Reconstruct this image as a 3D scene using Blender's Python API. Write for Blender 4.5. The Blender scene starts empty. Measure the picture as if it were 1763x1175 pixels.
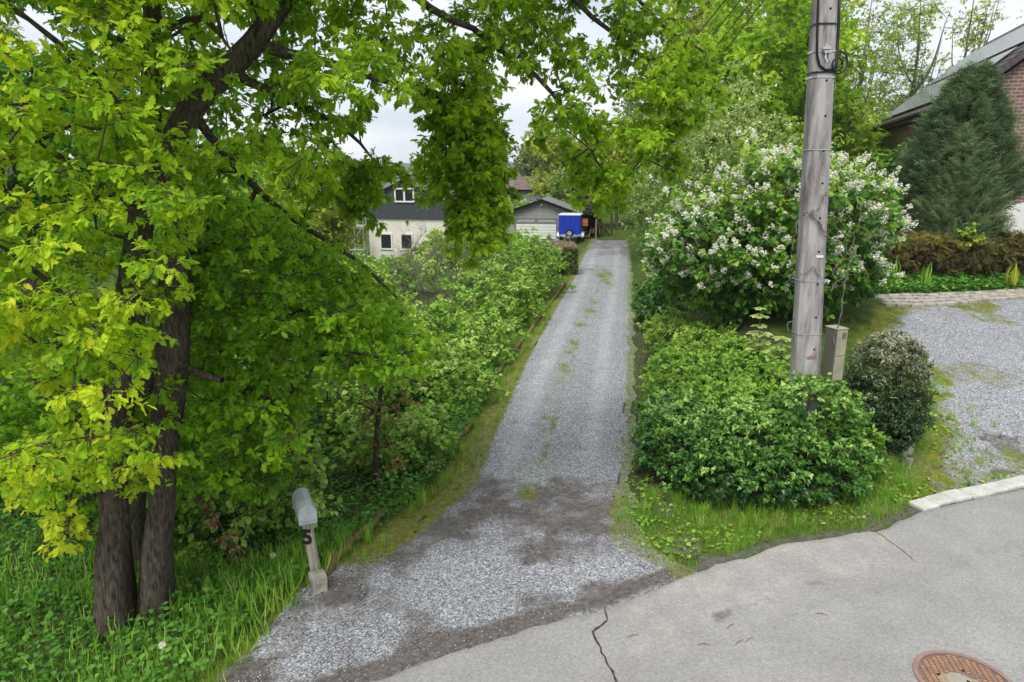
import bpy, math, random
import numpy as np
from mathutils import Vector, Matrix
R=math.radians
random.seed(7); rng=np.random.default_rng(7)
S=bpy.context.scene
# ------------------------------------------------------------------ camera, sky, sun, exposure
PITCH=R(13.75); H=4.9; FPX=1175.3
cd=bpy.data.cameras.new('camera'); cam=bpy.data.objects.new('camera',cd); S.collection.objects.link(cam)
cd.sensor_width=36; cd.lens=24; cd.clip_end=6000; cd.clip_start=.1
cam.location=(0,0,H); cam.rotation_euler=(math.pi/2-PITCH,0,0); S.camera=cam
SUN_EL,SUN_AZ=R(58),R(200)      # azimuth measured from +Y towards +X
W=bpy.data.worlds.new('World'); S.world=W; W.use_nodes=True
nt=W.node_tree; nt.nodes.clear()
def N(nt,t,**k):
    n=nt.nodes.new(t)
    for a,b in k.items(): setattr(n,a,b)
    return n
wo=N(nt,'ShaderNodeOutputWorld'); bg=N(nt,'ShaderNodeBackground'); bg2=N(nt,'ShaderNodeBackground'); mx=N(nt,'ShaderNodeMixShader')
sk=N(nt,'ShaderNodeTexSky'); sk.sky_type='NISHITA'; sk.sun_disc=False; sk.sun_elevation=SUN_EL; sk.sun_rotation=SUN_AZ
nt.links.new(sk.outputs[0],bg.inputs[0]); bg.inputs[1].default_value=.1
tc=N(nt,'ShaderNodeTexCoord'); mp=N(nt,'ShaderNodeMapping'); mp.inputs['Scale'].default_value=(1.2,1.2,4.5)
nz=N(nt,'ShaderNodeTexNoise'); nz.inputs['Scale'].default_value=2.6; nz.inputs['Detail'].default_value=6; nz.inputs['Roughness'].default_value=.55
cr=N(nt,'ShaderNodeValToRGB'); cr.color_ramp.elements[0].position=.36; cr.color_ramp.elements[0].color=(.60,.66,.74,1)
cr.color_ramp.elements[1].position=.62; cr.color_ramp.elements[1].color=(.90,.92,.95,1)
nt.links.new(tc.outputs['Generated'],mp.inputs[0]); nt.links.new(mp.outputs[0],nz.inputs[0]); nt.links.new(nz.outputs[0],cr.inputs[0])
nt.links.new(cr.outputs[0],bg2.inputs[0]); bg2.inputs[1].default_value=.52
mx.inputs[0].default_value=.93                      # an almost closed cloud deck over the clear sky
nt.links.new(bg.outputs[0],mx.inputs[1]); nt.links.new(bg2.outputs[0],mx.inputs[2]); nt.links.new(mx.outputs[0],wo.inputs[0])
sl=bpy.data.lights.new('sun','SUN'); sl.energy=1.5; sl.angle=R(30); sl.color=(1,.96,.9)
so=bpy.data.objects.new('sun',sl); S.collection.objects.link(so)
sd=Vector((math.sin(SUN_AZ)*math.cos(SUN_EL),math.cos(SUN_AZ)*math.cos(SUN_EL),math.sin(SUN_EL)))
so.rotation_euler=sd.to_track_quat('Z','Y').to_euler()
S.view_settings.view_transform='Standard'; S.view_settings.look='None'; S.view_settings.exposure=1.22; S.view_settings.gamma=1
S.render.engine='CYCLES'; S.cycles.use_denoising=True; S.cycles.max_bounces=12; S.cycles.diffuse_bounces=8; S.cycles.glossy_bounces=2
S.cycles.transmission_bounces=8; S.cycles.transparent_max_bounces=4; S.cycles.caustics_reflective=False; S.cycles.caustics_refractive=False
# ------------------------------------------------------------------ survey helpers: photo pixel -> place
def ray(px,py):
    u=(px-881.5)/FPX; v=(py-587.5)/FPX
    return u, math.cos(PITCH)-v*math.sin(PITCH), -math.sin(PITCH)-v*math.cos(PITCH)
def U(px,py,Y):
    a,b,c=ray(px,py); t=Y/b
    return np.array((a*t,Y,H+c*t))
def G(px,py,h=0.):
    a,b,c=ray(px,py); t=(h-H)/c
    return np.array((a*t,b*t,h))
def ss(a,b,x):
    t=np.clip((x-a)/(b-a),0,1); return t*t*(3-2*t)
def hsh(i,j,s):
    n=(i.astype(np.int64)*374761393+j.astype(np.int64)*668265263+s*1442695041)&0xffffffff
    n=((n^(n>>13))*1274126177)&0xffffffff
    return ((n^(n>>16))&0xffff)/65535.
def vn(x,y,s=0):
    x=np.asarray(x,float); y=np.asarray(y,float); i=np.floor(x); j=np.floor(y); fx=x-i; fy=y-j
    fx=fx*fx*(3-2*fx); fy=fy*fy*(3-2*fy)
    return (hsh(i,j,s)*(1-fx)+hsh(i+1,j,s)*fx)*(1-fy)+(hsh(i,j+1,s)*(1-fx)+hsh(i+1,j+1,s)*fx)*fy
def fbm(x,y,s=0,o=4):
    r=0;a=.5
    for k in range(o): r=r+a*vn(x*2**k,y*2**k,s+k); a*=.5
    return r/(1-.5**o)
LY=[-40,4,5.9,7.28,7.9,8.64,10.32,13.33,17.87,21.4,26.53,32.7,42.4,47.6,80]; LX=[-9,-3.4,-2.71,-2.4,-2.1,-1.62,-.87,-.38,.29,.91,1.8,2.9,4.4,5.3,10.8]
RY=[-40,4,7.71,8.34,9.14,10.32,11.79,14.06,19.14,29.31,42.37,51.83,80]; RX=[7,2.6,2.2,1.75,1.65,1.86,2.15,2.55,3.42,5.13,7.22,8.61,13]
EX=[-40,-6,-2.66,-1.28,-.74,.25,1.07,1.93,2.97,3.63,5.07,6.07,6.99,8.23,12,40]; EY=[0,3.6,5.3,5.85,6.17,6.68,6.99,7.52,8.05,8.38,8.72,9.32,9.66,10.1,11.5,20]
xl=lambda y:np.interp(y,LY,LX); xr=lambda y:np.interp(y,RY,RX); yr=lambda x:np.interp(x,EX,EY)
def T(x,y):
    x=np.asarray(x,float); y=np.asarray(y,float)
    dl=xl(y)-x; dr=x-xr(y); e=y-yr(x)
    hl=-(.32*ss(.35,1.9,dl)+np.minimum(.12*np.maximum(dl-1.5,0)*ss(9,42,y),5))*ss(-1,1.5,e)
    hr=ss(.4,3.4,dr)*np.clip((e-.6)*.205,0,2.0)
    hb=ss(-6,6,dr)*np.clip((y-53)*.045,0,5)
    return hl+hr+hb
def GT(px,py):
    a,b,c=ray(px,py); t=1.
    ts=np.linspace(3,90,1400); z=H+c*ts; d=z-T(a*ts,b*ts); k=np.argmax(d<0); k=k if d[k]<0 else len(ts)-1
    t=ts[k]; return np.array((a*t,b*t,float(T(a*t,b*t))))
def sdf(poly,x,y):
    P=np.array(poly,float); d=np.full(x.shape,1e9); ins=np.zeros(x.shape,bool); n=len(P)
    for i in range(n):
        a=P[i];b=P[(i+1)%n]; ex,ey=b-a; wx=x-a[0]; wy=y-a[1]
        t=np.clip((wx*ex+wy*ey)/(ex*ex+ey*ey+1e-9),0,1); d=np.minimum(d,np.hypot(wx-ex*t,wy-ey*t))
        c=((a[1]>y)!=(b[1]>y)); xx=(b[0]-a[0])*(y-a[1])/((b[1]-a[1]) if abs(b[1]-a[1])>1e-9 else 1e-9)+a[0]
        ins^=(c&(x<xx))
    return np.where(ins,-d,d)
def inpoly(poly,x,y): return sdf(poly,np.asarray(x,float),np.asarray(y,float))<0
# ------------------------------------------------------------------ object helpers
COL=S.collection
def tag(o,label=None,cat=None,group=None,kind=None):
    if label:o['label']=label
    if cat:o['category']=cat
    if group:o['group']=group
    if kind:o['kind']=kind
    return o
def thing(name,label,cat,loc=(0,0,0),rz=0,group=None):
    o=bpy.data.objects.new(name,None); COL.objects.link(o); o.location=[float(v) for v in loc]; o.rotation_euler=(0,0,rz); o.empty_display_size=.2
    return tag(o,label,cat,group)
def npmesh(name,V,F,mat,parent=None,attr=None,smooth=False):
    """V (n,3), F (m,k) uniform faces or list of such arrays; vertices are in world space, moved into the parent's space"""
    V=np.asarray(V,float)
    if parent is not None:
        l=np.array(parent.location); V=V-l; a=-parent.rotation_euler[2]
        if a: c,s=math.cos(a),math.sin(a); V=np.stack([V[:,0]*c-V[:,1]*s,V[:,0]*s+V[:,1]*c,V[:,2]],1)
    Fs=F if isinstance(F,list) else [F]
    me=bpy.data.meshes.new(name); me.vertices.add(len(V)); me.vertices.foreach_set('co',V.astype(np.float32).ravel())
    li=np.concatenate([np.asarray(f).ravel() for f in Fs]).astype(np.int32)
    tot=np.concatenate([np.full(len(f),np.asarray(f).shape[1]) for f in Fs]).astype(np.int32)
    st=np.concatenate([[0],np.cumsum(tot)[:-1]]).astype(np.int32)
    me.loops.add(len(li)); me.loops.foreach_set('vertex_index',li); me.polygons.add(len(tot))
    me.polygons.foreach_set('loop_start',st); me.polygons.foreach_set('loop_total',tot)
    if smooth: me.polygons.foreach_set('use_smooth',np.ones(len(tot),bool))
    for k,v in (attr or {}).items():
        at=me.attributes.new(k,'FLOAT','POINT'); at.data.foreach_set('value',np.asarray(v,np.float32))
    me.update(calc_edges=True); me.materials.append(mat)
    o=bpy.data.objects.new(name,me); COL.objects.link(o)
    if parent is not None:o.parent=parent
    return o
class MB:
    def __init__(s): s.v=[]; s.f=[]
    def add(s,V,F):
        o=len(s.v); s.v+= [tuple(map(float,p)) for p in V]; s.f+=[tuple(i+o for i in f) for f in F]; return s
    def box(s,c,d,rz=0,M=None):
        x,y,z=[q/2 for q in d]; V=[Vector((i*x,j*y,k*z)) for i in(-1,1) for j in(-1,1) for k in(-1,1)]
        m=Matrix.Translation(Vector([float(q) for q in c]))@(M if M else Matrix.Rotation(rz,4,'Z')); V=[m@v for v in V]
        return s.add(V,[(0,1,3,2),(4,6,7,5),(0,4,5,1),(2,3,7,6),(0,2,6,4),(1,5,7,3)])
    def tube(s,P,r,n=8,cap=True):
        P=[Vector([float(q) for q in p]) for p in P]; rr=r if hasattr(r,'__len__') else [r]*len(P); V=[];F=[]
        up=None
        for i,p in enumerate(P):
            d=(P[min(i+1,len(P)-1)]-P[max(i-1,0)]).normalized()
            if up is None: up=d.orthogonal().normalized()
            up=(up-d*up.dot(d)); up=up.normalized() if up.length>1e-5 else d.orthogonal().normalized(); q=d.cross(up)
            for k in range(n):
                a=2*math.pi*k/n; V.append(p+(up*math.cos(a)+q*math.sin(a))*rr[i])
        for i in range(len(P)-1):
            for k in range(n): F.append((i*n+k,i*n+(k+1)%n,(i+1)*n+(k+1)%n,(i+1)*n+k))
        if cap: F.append(tuple(range(n-1,-1,-1))); F.append(tuple((len(P)-1)*n+k for k in range(n)))
        return s.add(V,F)
    def prism(s,poly,a,b):
        """polygon in local (x,z) swept along y from a to b"""
        n=len(poly); V=[(x,a,z) for x,z in poly]+[(x,b,z) for x,z in poly]
        F=[tuple(range(n)),tuple(range(2*n-1,n-1,-1))]+[(i,i+n,(i+1)%n+n,(i+1)%n) for i in range(n)]
        return s.add(V,F)
    def xf(s,M): s.v=[tuple(M@Vector(v)) for v in s.v]; return s
    def build(s,name,mat,parent=None,bevel=0,smooth=False,local=True):
        me=bpy.data.meshes.new(name); V=s.v
        if parent is not None and not local:
            mi=Matrix.LocRotScale(parent.location,parent.rotation_euler,None).inverted(); V=[mi@Vector(v) for v in V]
        me.from_pydata(V,[],s.f); me.update(); me.materials.append(mat)
        if smooth:
            for p in me.polygons:p.use_smooth=True
        o=bpy.data.objects.new(name,me); COL.objects.link(o)
        if parent is not None:o.parent=parent
        if bevel:
            b=o.modifiers.new('bevel','BEVEL'); b.width=bevel; b.segments=2; b.limit_method='ANGLE'
        return o
# ------------------------------------------------------------------ materials
def mat(name,col,rough=.7,spec=.3,noise=0,nscale=6,col2=None,bump=0,bscale=40,stretch=(1,1,1),metal=0,lo=.35,hi=.65):
    m=bpy.data.materials.new(name); m.use_nodes=True; t=m.node_tree; b=t.nodes['Principled BSDF']
    b.inputs['Base Color'].default_value=(*col,1); b.inputs['Roughness'].default_value=rough; b.inputs['Specular IOR Level'].default_value=spec; b.inputs['Metallic'].default_value=metal
    if col2 or bump:
        tc=N(t,'ShaderNodeTexCoord'); mp=N(t,'ShaderNodeMapping'); mp.inputs['Scale'].default_value=stretch; t.links.new(tc.outputs['Object'],mp.inputs[0])
    if col2:
        z=N(t,'ShaderNodeTexNoise'); z.inputs['Scale'].default_value=nscale; z.inputs['Detail'].default_value=8; z.inputs['Roughness'].default_value=.65
        t.links.new(mp.outputs[0],z.inputs[0]); c=N(t,'ShaderNodeValToRGB'); c.color_ramp.elements[0].position=lo; c.color_ramp.elements[1].position=hi
        c.color_ramp.elements[0].color=(*col,1); c.color_ramp.elements[1].color=(*col2,1); t.links.new(z.outputs[0],c.inputs[0]); t.links.new(c.outputs[0],b.inputs['Base Color'])
    if bump:
        z=N(t,'ShaderNodeTexNoise'); z.inputs['Scale'].default_value=bscale; z.inputs['Detail'].default_value=6; t.links.new(mp.outputs[0],z.inputs[0])
        u=N(t,'ShaderNodeBump'); u.inputs['Strength'].default_value=bump; u.inputs['Distance'].default_value=.03; t.links.new(z.outputs[0],u.inputs['Height']); t.links.new(u.outputs[0],b.inputs['Normal'])
    return m
def leafmat(name,stops,trans=.4,rough=.5,spec=.25,k=2.05):
    m=bpy.data.materials.new(name); m.use_nodes=True; t=m.node_tree; b=t.nodes['Principled BSDF']; out=t.nodes['Material Output']
    a=N(t,'ShaderNodeAttribute'); a.attribute_name='rnd'; c=N(t,'ShaderNodeValToRGB'); e=c.color_ramp.elements
    while len(e)<len(stops): e.new(.5)
    for q,(p,cc) in zip(e,stops): q.position=p; q.color=(*[min(v*k,.9) for v in cc],1)
    t.links.new(a.outputs['Fac'],c.inputs[0]); t.links.new(c.outputs[0],b.inputs['Base Color'])
    b.inputs['Roughness'].default_value=rough; b.inputs['Specular IOR Level'].default_value=spec
    tr=N(t,'ShaderNodeBsdfTranslucent'); g=N(t,'ShaderNodeGamma'); g.inputs[1].default_value=.85
    t.links.new(c.outputs[0],g.inputs[0]); t.links.new(g.outputs[0],tr.inputs[0])
    mm=N(t,'ShaderNodeMixShader'); mm.inputs[0].default_value=trans; t.links.new(b.outputs[0],mm.inputs[1]); t.links.new(tr.outputs[0],mm.inputs[2]); t.links.new(mm.outputs[0],out.inputs[0])
    return m
def ground_mat(name,base,kinds):
    """base colour graph, then layers (attribute, colour a, colour b, noise scale, stones?) blended over it"""
    m=bpy.data.materials.new(name); m.use_nodes=True; t=m.node_tree; b=t.nodes['Principled BSDF']; L=t.links.new
    b.inputs['Roughness'].default_value=.92; b.inputs['Specular IOR Level'].default_value=.15
    tc=N(t,'ShaderNodeTexCoord')
    def two(a,c,s,lo=.35,hi=.65,detail=6):
        z=N(t,'ShaderNodeTexNoise'); z.inputs['Scale'].default_value=s; z.inputs['Detail'].default_value=detail; z.inputs['Roughness'].default_value=.7; L(tc.outputs['Object'],z.inputs[0])
        r=N(t,'ShaderNodeValToRGB'); r.color_ramp.elements[0].position=lo; r.color_ramp.elements[1].position=hi; r.color_ramp.elements[0].color=(*a,1); r.color_ramp.elements[1].color=(*c,1); L(z.outputs[0],r.inputs[0]); return r.outputs[0]
    def stones(a,c,s):
        v=N(t,'ShaderNodeTexVoronoi'); v.inputs['Scale'].default_value=s; v.inputs['Randomness'].default_value=1; L(tc.outputs['Object'],v.inputs['Vector'])
        h=N(t,'ShaderNodeSeparateColor'); L(v.outputs['Color'],h.inputs[0])
        r=N(t,'ShaderNodeValToRGB'); e=r.color_ramp.elements; e[0].position=0; e[0].color=(*[q*.5 for q in a],1); e[1].position=1; e[1].color=(*[min(q*1.6,.9) for q in c],1)
        q=e.new(.35); q.color=(*a,1); q=e.new(.75); q.color=(*c,1); L(h.outputs[0],r.inputs[0])
        return r.outputs[0],v.outputs['Distance']
    heights=None
    def mk(k):
        if k[0]=='s': return stones(*k[1:])
        return two(*k[1:]),None
    col,hgt=mk(base); 
    for an,k,sc in kinds:
        a=N(t,'ShaderNodeAttribute'); a.attribute_name=an
        z=N(t,'ShaderNodeTexNoise'); z.inputs['Scale'].default_value=sc; z.inputs['Detail'].default_value=7; z.inputs['Roughness'].default_value=.75; L(tc.outputs['Object'],z.inputs[0])
        ad=N(t,'ShaderNodeMath',operation='ADD'); L(a.outputs['Fac'],ad.inputs[0]); L(z.outputs[0],ad.inputs[1])
        mr=N(t,'ShaderNodeMapRange'); mr.inputs[1].default_value=.9; mr.inputs[2].default_value=1.15; L(ad.outputs[0],mr.inputs[0])
        c2,h2=mk(k); mi=N(t,'ShaderNodeMix',data_type='RGBA'); L(mr.outputs[0],mi.inputs[0]); L(col,mi.inputs[6]); L(c2,mi.inputs[7]); col=mi.outputs[2]
        if h2 is not None and hgt is None: hgt=h2
    for s_,lo_,hi_,dt in ((170,.62,1.30,3),(.9,.93,1.06,5),(26,.86,1.14,4),(75,.84,1.14,2)):
        z=N(t,'ShaderNodeTexNoise'); z.inputs['Scale'].default_value=s_; z.inputs['Detail'].default_value=dt; L(tc.outputs['Object'],z.inputs[0])
        mr=N(t,'ShaderNodeMapRange'); mr.inputs[1].default_value=.3; mr.inputs[2].default_value=.7; mr.inputs[3].default_value=lo_; mr.inputs[4].default_value=hi_; L(z.outputs[0],mr.inputs[0])
        vm=N(t,'ShaderNodeVectorMath',operation='SCALE'); L(col,vm.inputs[0]); L(mr.outputs[0],vm.inputs['Scale']); col=vm.outputs[0]
    L(col,b.inputs['Base Color'])
    z=N(t,'ShaderNodeTexNoise'); z.inputs['Scale'].default_value=55; z.inputs['Detail'].default_value=5; L(tc.outputs['Object'],z.inputs[0])
    u=N(t,'ShaderNodeBump'); u.inputs['Strength'].default_value=.5; u.inputs['Distance'].default_value=.02; L(hgt if hgt is not None else z.outputs[0],u.inputs['Height']); L(u.outputs[0],b.inputs['Normal'])
    return m
GRAV=('s',(.225,.23,.246),(.35,.356,.378),58)
DIRT=('n',(.085,.073,.067),(.175,.157,.148),14)
MOSS=('n',(.075,.115,.018),(.225,.215,.035),11)
M_ground=ground_mat('meadow_soil',('n',(.035,.065,.012),(.085,.13,.022),3.2),[('soil',('n',(.045,.036,.026),(.10,.08,.055),6),2.5),('gravel',GRAV,1.3),('dirt',DIRT,1.8),('moss',MOSS,3.0)])
M_drive=ground_mat('drive_gravel',GRAV,[('pale',('s',(.31,.315,.332),(.41,.416,.436),64),1.6),('dirt',DIRT,2.2),('asph',('n',(.085,.08,.08),(.16,.15,.145),5),1.5),('moss',MOSS,9.)])
M_road=ground_mat('road_asphalt',('n',(.275,.265,.255),(.33,.32,.31),1.1),[('tyre',('n',(.235,.228,.222),(.285,.277,.27),2.2),1.4),('speck',('n',(.20,.195,.19),(.42,.41,.40),120,.3,.7,2),40),('patch',('n',(.33,.30,.285),(.40,.37,.35),4),2.5),('dirt',DIRT,3.5)])
M_crack=mat('crack_dirt',(.03,.026,.023),.95,.1,col2=(.09,.075,.06),nscale=20)
M_kerb=mat('kerb_concrete',(.42,.41,.38),.9,.2,col2=(.60,.59,.55),nscale=5,bump=.4,bscale=60)
M_bark=mat('oak_bark',(.035,.026,.02),.95,.1,col2=(.20,.165,.13),nscale=34,bump=1.0,bscale=60,stretch=(1,1,.2),lo=.34,hi=.74)
M_twig=mat('twig_bark',(.035,.028,.02),.9,.1,col2=(.09,.075,.055),nscale=8)
M_grey=mat('grey_bark',(.10,.088,.072),.9,.1,col2=(.21,.19,.165),nscale=6)
M_conc=mat('pole_concrete',(.12,.105,.105),.9,.15,col2=(.44,.415,.405),nscale=2.3,bump=.4,bscale=30,stretch=(2.6,2.6,.42),lo=.33,hi=.60)
M_black=mat('black_plastic',(.012,.012,.013),.5,.4)
M_galv=mat('galvanised_steel',(.45,.47,.48),.45,.5,metal=.6,col2=(.62,.64,.65),nscale=14)
M_alu=mat('bright_strap',(.6,.62,.64),.35,.5,metal=.8)
M_mbox=mat('grey_painted_steel',(.33,.37,.38),.5,.4,col2=(.43,.47,.48),nscale=7)
M_post=mat('weathered_post',(.27,.23,.185),.9,.15,col2=(.47,.42,.36),nscale=5,bump=.4,bscale=30,stretch=(6,6,.5))
M_stone=mat('pale_stone',(.24,.22,.18),.9,.15,col2=(.46,.43,.37),nscale=4,bump=.5,bscale=22)
M_brownst=mat('brown_stone',(.20,.15,.10),.9,.15,col2=(.36,.28,.20),nscale=6,bump=.5,bscale=22)
M_log=mat('mossy_log',(.10,.07,.045),.95,.1,col2=(.22,.17,.06),nscale=6,bump=.7,bscale=24,stretch=(1,1,1))
M_boxg=mat('olive_cabinet',(.27,.26,.18),.6,.3,col2=(.36,.345,.25),nscale=5)
M_boxd=mat('cabinet_side',(.13,.125,.105),.7,.3)
M_white=mat('white_paint',(.72,.72,.70),.5,.3,col2=(.80,.80,.79),nscale=4)
M_sign=mat('white_plate',(.75,.75,.72),.5,.3)
M_red=mat('faded_red_stencil',(.25,.10,.08),.9,.1)
M_rust=mat('rusty_iron',(.27,.16,.12),.75,.3,col2=(.44,.27,.15),nscale=9,bump=.4,bscale=70,metal=.15)
M_rust2=mat('rust_ring',(.24,.15,.13),.75,.3,col2=(.33,.22,.19),nscale=14,metal=.15)
M_mud=mat('dried_mud',(.34,.31,.26),.95,.1,col2=(.28,.25,.21),nscale=10)
M_slate=mat('slate_roof',(.06,.06,.068),.6,.3,col2=(.12,.12,.13),nscale=9)
M_clad=mat('grey_cladding',(.055,.06,.07),.7,.3,col2=(.075,.08,.092),nscale=3)
M_cream=mat('cream_render',(.72,.68,.60),.9,.1,col2=(.78,.74,.67),nscale=2)
M_glass=mat('window_glass',(.02,.024,.026),.05,.6)
M_tile=mat('brown_roof_tiles',(.085,.058,.045),.8,.2,col2=(.15,.105,.08),nscale=6)
M_dtile=mat('dark_roof_tiles',(.055,.042,.042),.65,.3,col2=(.10,.08,.08),nscale=7)
M_block=None
M_rustroof=mat('rusted_sheet_roof',(.12,.085,.075),.8,.2,col2=(.20,.155,.135),nscale=1.2)
M_bluegrey=mat('bluegrey_sheet',(.20,.24,.28),.7,.2,col2=(.27,.31,.35),nscale=3)
M_blue=mat('blue_tarpaulin',(.008,.025,.36),.45,.4,col2=(.012,.05,.48),nscale=4,bump=.3,bscale=5)
M_tarptop=mat('pale_tarpaulin_lid',(.50,.58,.70),.5,.3,col2=(.64,.70,.78),nscale=4)
M_tyre=mat('tyre_rubber',(.015,.015,.016),.8,.2)
M_panel=mat('solar_glass',(.10,.115,.13),.18,.5)
M_dark=mat('dark_gap',(.012,.01,.01),.9,.1)
M_wood=mat('old_timber',(.16,.11,.075),.85,.15,col2=(.30,.21,.14),nscale=5)
M_orange=mat('orange_plastic',(.50,.16,.06),.6,.3)
M_hill=mat('wooded_hill',(.04,.07,.05),.95,.05,col2=(.07,.10,.06),nscale=.02)
def brickmat(name,c1,c2,mortar,w,h,ms=.012,axis='xz'):
    m=bpy.data.materials.new(name); m.use_nodes=True; t=m.node_tree; b=t.nodes['Principled BSDF']; L=t.links.new
    tc=N(t,'ShaderNodeTexCoord'); sp=N(t,'ShaderNodeSeparateXYZ'); cb=N(t,'ShaderNodeCombineXYZ'); L(tc.outputs['Object'],sp.inputs[0])
    ad=N(t,'ShaderNodeMath',operation='ADD'); L(sp.outputs[0],ad.inputs[0]); L(sp.outputs[1],ad.inputs[1]); L(ad.outputs[0],cb.inputs[0]); L(sp.outputs[2],cb.inputs[1])
    k=N(t,'ShaderNodeTexBrick'); k.inputs['Scale'].default_value=1; k.inputs['Brick Width'].default_value=w; k.inputs['Row Height'].default_value=h; k.inputs['Mortar Size'].default_value=ms
    k.inputs['Color1'].default_value=(*c1,1); k.inputs['Color2'].default_value=(*c2,1); k.inputs['Mortar'].default_value=(*mortar,1); L(cb.outputs[0],k.inputs[0])
    z=N(t,'ShaderNodeTexNoise'); z.inputs['Scale'].default_value=3; z.inputs['Detail'].default_value=6; L(tc.outputs['Object'],z.inputs[0])
    mi=N(t,'ShaderNodeMix',data_type='RGBA',blend_type='MULTIPLY'); mi.inputs[0].default_value=.6; L(k.outputs[0],mi.inputs[6])
    r=N(t,'ShaderNodeValToRGB'); r.color_ramp.elements[0].position=.3; r.color_ramp.elements[0].color=(.6,.6,.6,1); r.color_ramp.elements[1].position=.7; L(z.outputs[0],r.inputs[0]); L(r.outputs[0],mi.inputs[7])
    L(mi.outputs[2],b.inputs['Base Color']); b.inputs['Roughness'].default_value=.9
    u=N(t,'ShaderNodeBump'); u.inputs['Strength'].default_value=.4; u.inputs['Distance'].default_value=.01; L(k.outputs['Fac'],u.inputs['Height']); u.invert=True; L(u.outputs[0],b.inputs['Normal'])
    return m
M_brick=brickmat('red_brick',(.27,.125,.095),(.19,.10,.09),(.36,.33,.30),.29,.125,.016)
M_block=brickmat('concrete_block',(.32,.31,.29),(.38,.365,.34),(.26,.25,.23),.40,.20,.012)
# leaves
def g(*s): return list(s)
L_oakA=leafmat('young_oak_leaves',[(0,(.06,.13,.008)),(.35,(.14,.235,.010)),(.7,(.25,.315,.012)),(1,(.35,.34,.020))],.56,k=2.5)
L_oakB=leafmat('oak_leaves',[(0,(.06,.115,.007)),(.5,(.125,.205,.009)),(.85,(.18,.275,.014)),(1,(.26,.32,.02))],.56,k=2.6)
L_oakC=leafmat('shaded_oak_leaves',[(0,(.05,.115,.008)),(.5,(.112,.208,.010)),(1,(.19,.30,.016))],.56,k=2.6)
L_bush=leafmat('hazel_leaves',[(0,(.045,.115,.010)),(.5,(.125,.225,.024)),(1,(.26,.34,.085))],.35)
L_lime=leafmat('fresh_spring_leaves',[(0,(.08,.15,.012)),(.5,(.16,.24,.022)),(1,(.27,.33,.05))],.56,k=2.2)
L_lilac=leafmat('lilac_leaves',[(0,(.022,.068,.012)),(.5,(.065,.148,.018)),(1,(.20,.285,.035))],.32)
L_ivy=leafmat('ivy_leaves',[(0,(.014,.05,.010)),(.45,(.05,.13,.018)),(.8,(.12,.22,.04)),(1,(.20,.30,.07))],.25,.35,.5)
L_herb=leafmat('nettle_leaves',[(0,(.045,.11,.012)),(.5,(.11,.21,.022)),(1,(.20,.30,.05))],.35)
L_cover=leafmat('ground_ivy_leaves',[(0,(.018,.06,.010)),(.5,(.045,.13,.015)),(1,(.11,.21,.03))],.3)
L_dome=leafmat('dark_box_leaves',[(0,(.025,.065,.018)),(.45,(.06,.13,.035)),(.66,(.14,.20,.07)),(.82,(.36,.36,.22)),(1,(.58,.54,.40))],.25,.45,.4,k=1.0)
L_pale=leafmat('hawthorn_leaves',[(0,(.055,.10,.018)),(.5,(.13,.198,.038)),(1,(.28,.33,.12))],.3)
L_con=leafmat('juniper_sprays',[(0,(.024,.046,.019)),(.5,(.060,.100,.041)),(1,(.145,.19,.085))],.35,.6)
L_brn=leafmat('browning_juniper',[(0,(.05,.038,.020)),(.5,(.115,.09,.035)),(.75,(.18,.165,.03)),(1,(.30,.29,.04))],.15,.7,k=1.0)
L_grass=leafmat('grass_blades',[(0,(.05,.125,.010)),(.5,(.10,.21,.016)),(.84,(.17,.27,.04)),(.93,(.26,.25,.10)),(1,(.32,.28,.15))],.35)
L_mossg=leafmat('mossy_grass',[(0,(.12,.16,.014)),(.5,(.20,.23,.02)),(1,(.32,.29,.05))],.3)
L_hedge=leafmat('clipped_hedge_leaves',[(0,(.030,.045,.012)),(.5,(.06,.085,.02)),(.8,(.12,.11,.05)),(1,(.22,.16,.10))],.2)
L_dead=leafmat('dead_brown_leaves',[(0,(.10,.05,.025)),(1,(.30,.18,.10))],.3,k=1.0)
L_white=leafmat('white_blossom',[(0,(.80,.77,.58)),(.4,(.90,.88,.74)),(1,(.92,.91,.84))],.25,.8,.1,k=1.0)
L_far=leafmat('far_wood_leaves',[(0,(.03,.06,.018)),(.5,(.07,.11,.03)),(1,(.15,.19,.05))],.3)
L_yel=leafmat('yellow_green_leaves',[(0,(.11,.15,.014)),(.5,(.20,.25,.025)),(1,(.33,.34,.06))],.42)
# ------------------------------------------------------------------ leaf templates (length along y, normal z)
def t_oak():
    o=[(.05,.10),(.17,.22),(.13,.33),(.30,.45),(.19,.56),(.31,.72),(.15,.80),(.13,.95)]
    mid=[(0,0),(0,.5),(0,1.)]; V=[]
    def z(x,y): return -.22*y*y+.25*abs(x)+.05*math.sin(9*y)*abs(x)*4
    for x,y in mid+o+[(-x,y) for x,y in o]: V.append((x,y,z(x,y)))
    n=len(o); a=[3+i for i in range(n)]; b=[3+n+i for i in range(n)]
    return np.array(V),np.array([[0]+a+[2,1],[0,1,2]+b[::-1]])
def t_ovate(w=.3):
    V=[(0,0,0),(w,.35,.08),(w*.75,.72,.02),(0,1,-.12),(-w*.75,.72,.02),(-w,.35,.08)]
    return np.array(V),np.array([[0,1,2,3],[0,3,4,5]])
def t_ivy():
    V=[(0,0,0),(.28,-.02,.06),(.42,.25,.08),(.2,.45,.02),(0,.95,-.12),(-.2,.45,.02),(-.42,.25,.08),(-.28,-.02,.06)]
    return np.array(V),np.array([[0,1,2,3,4],[0,4,5,6,7]])
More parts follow.
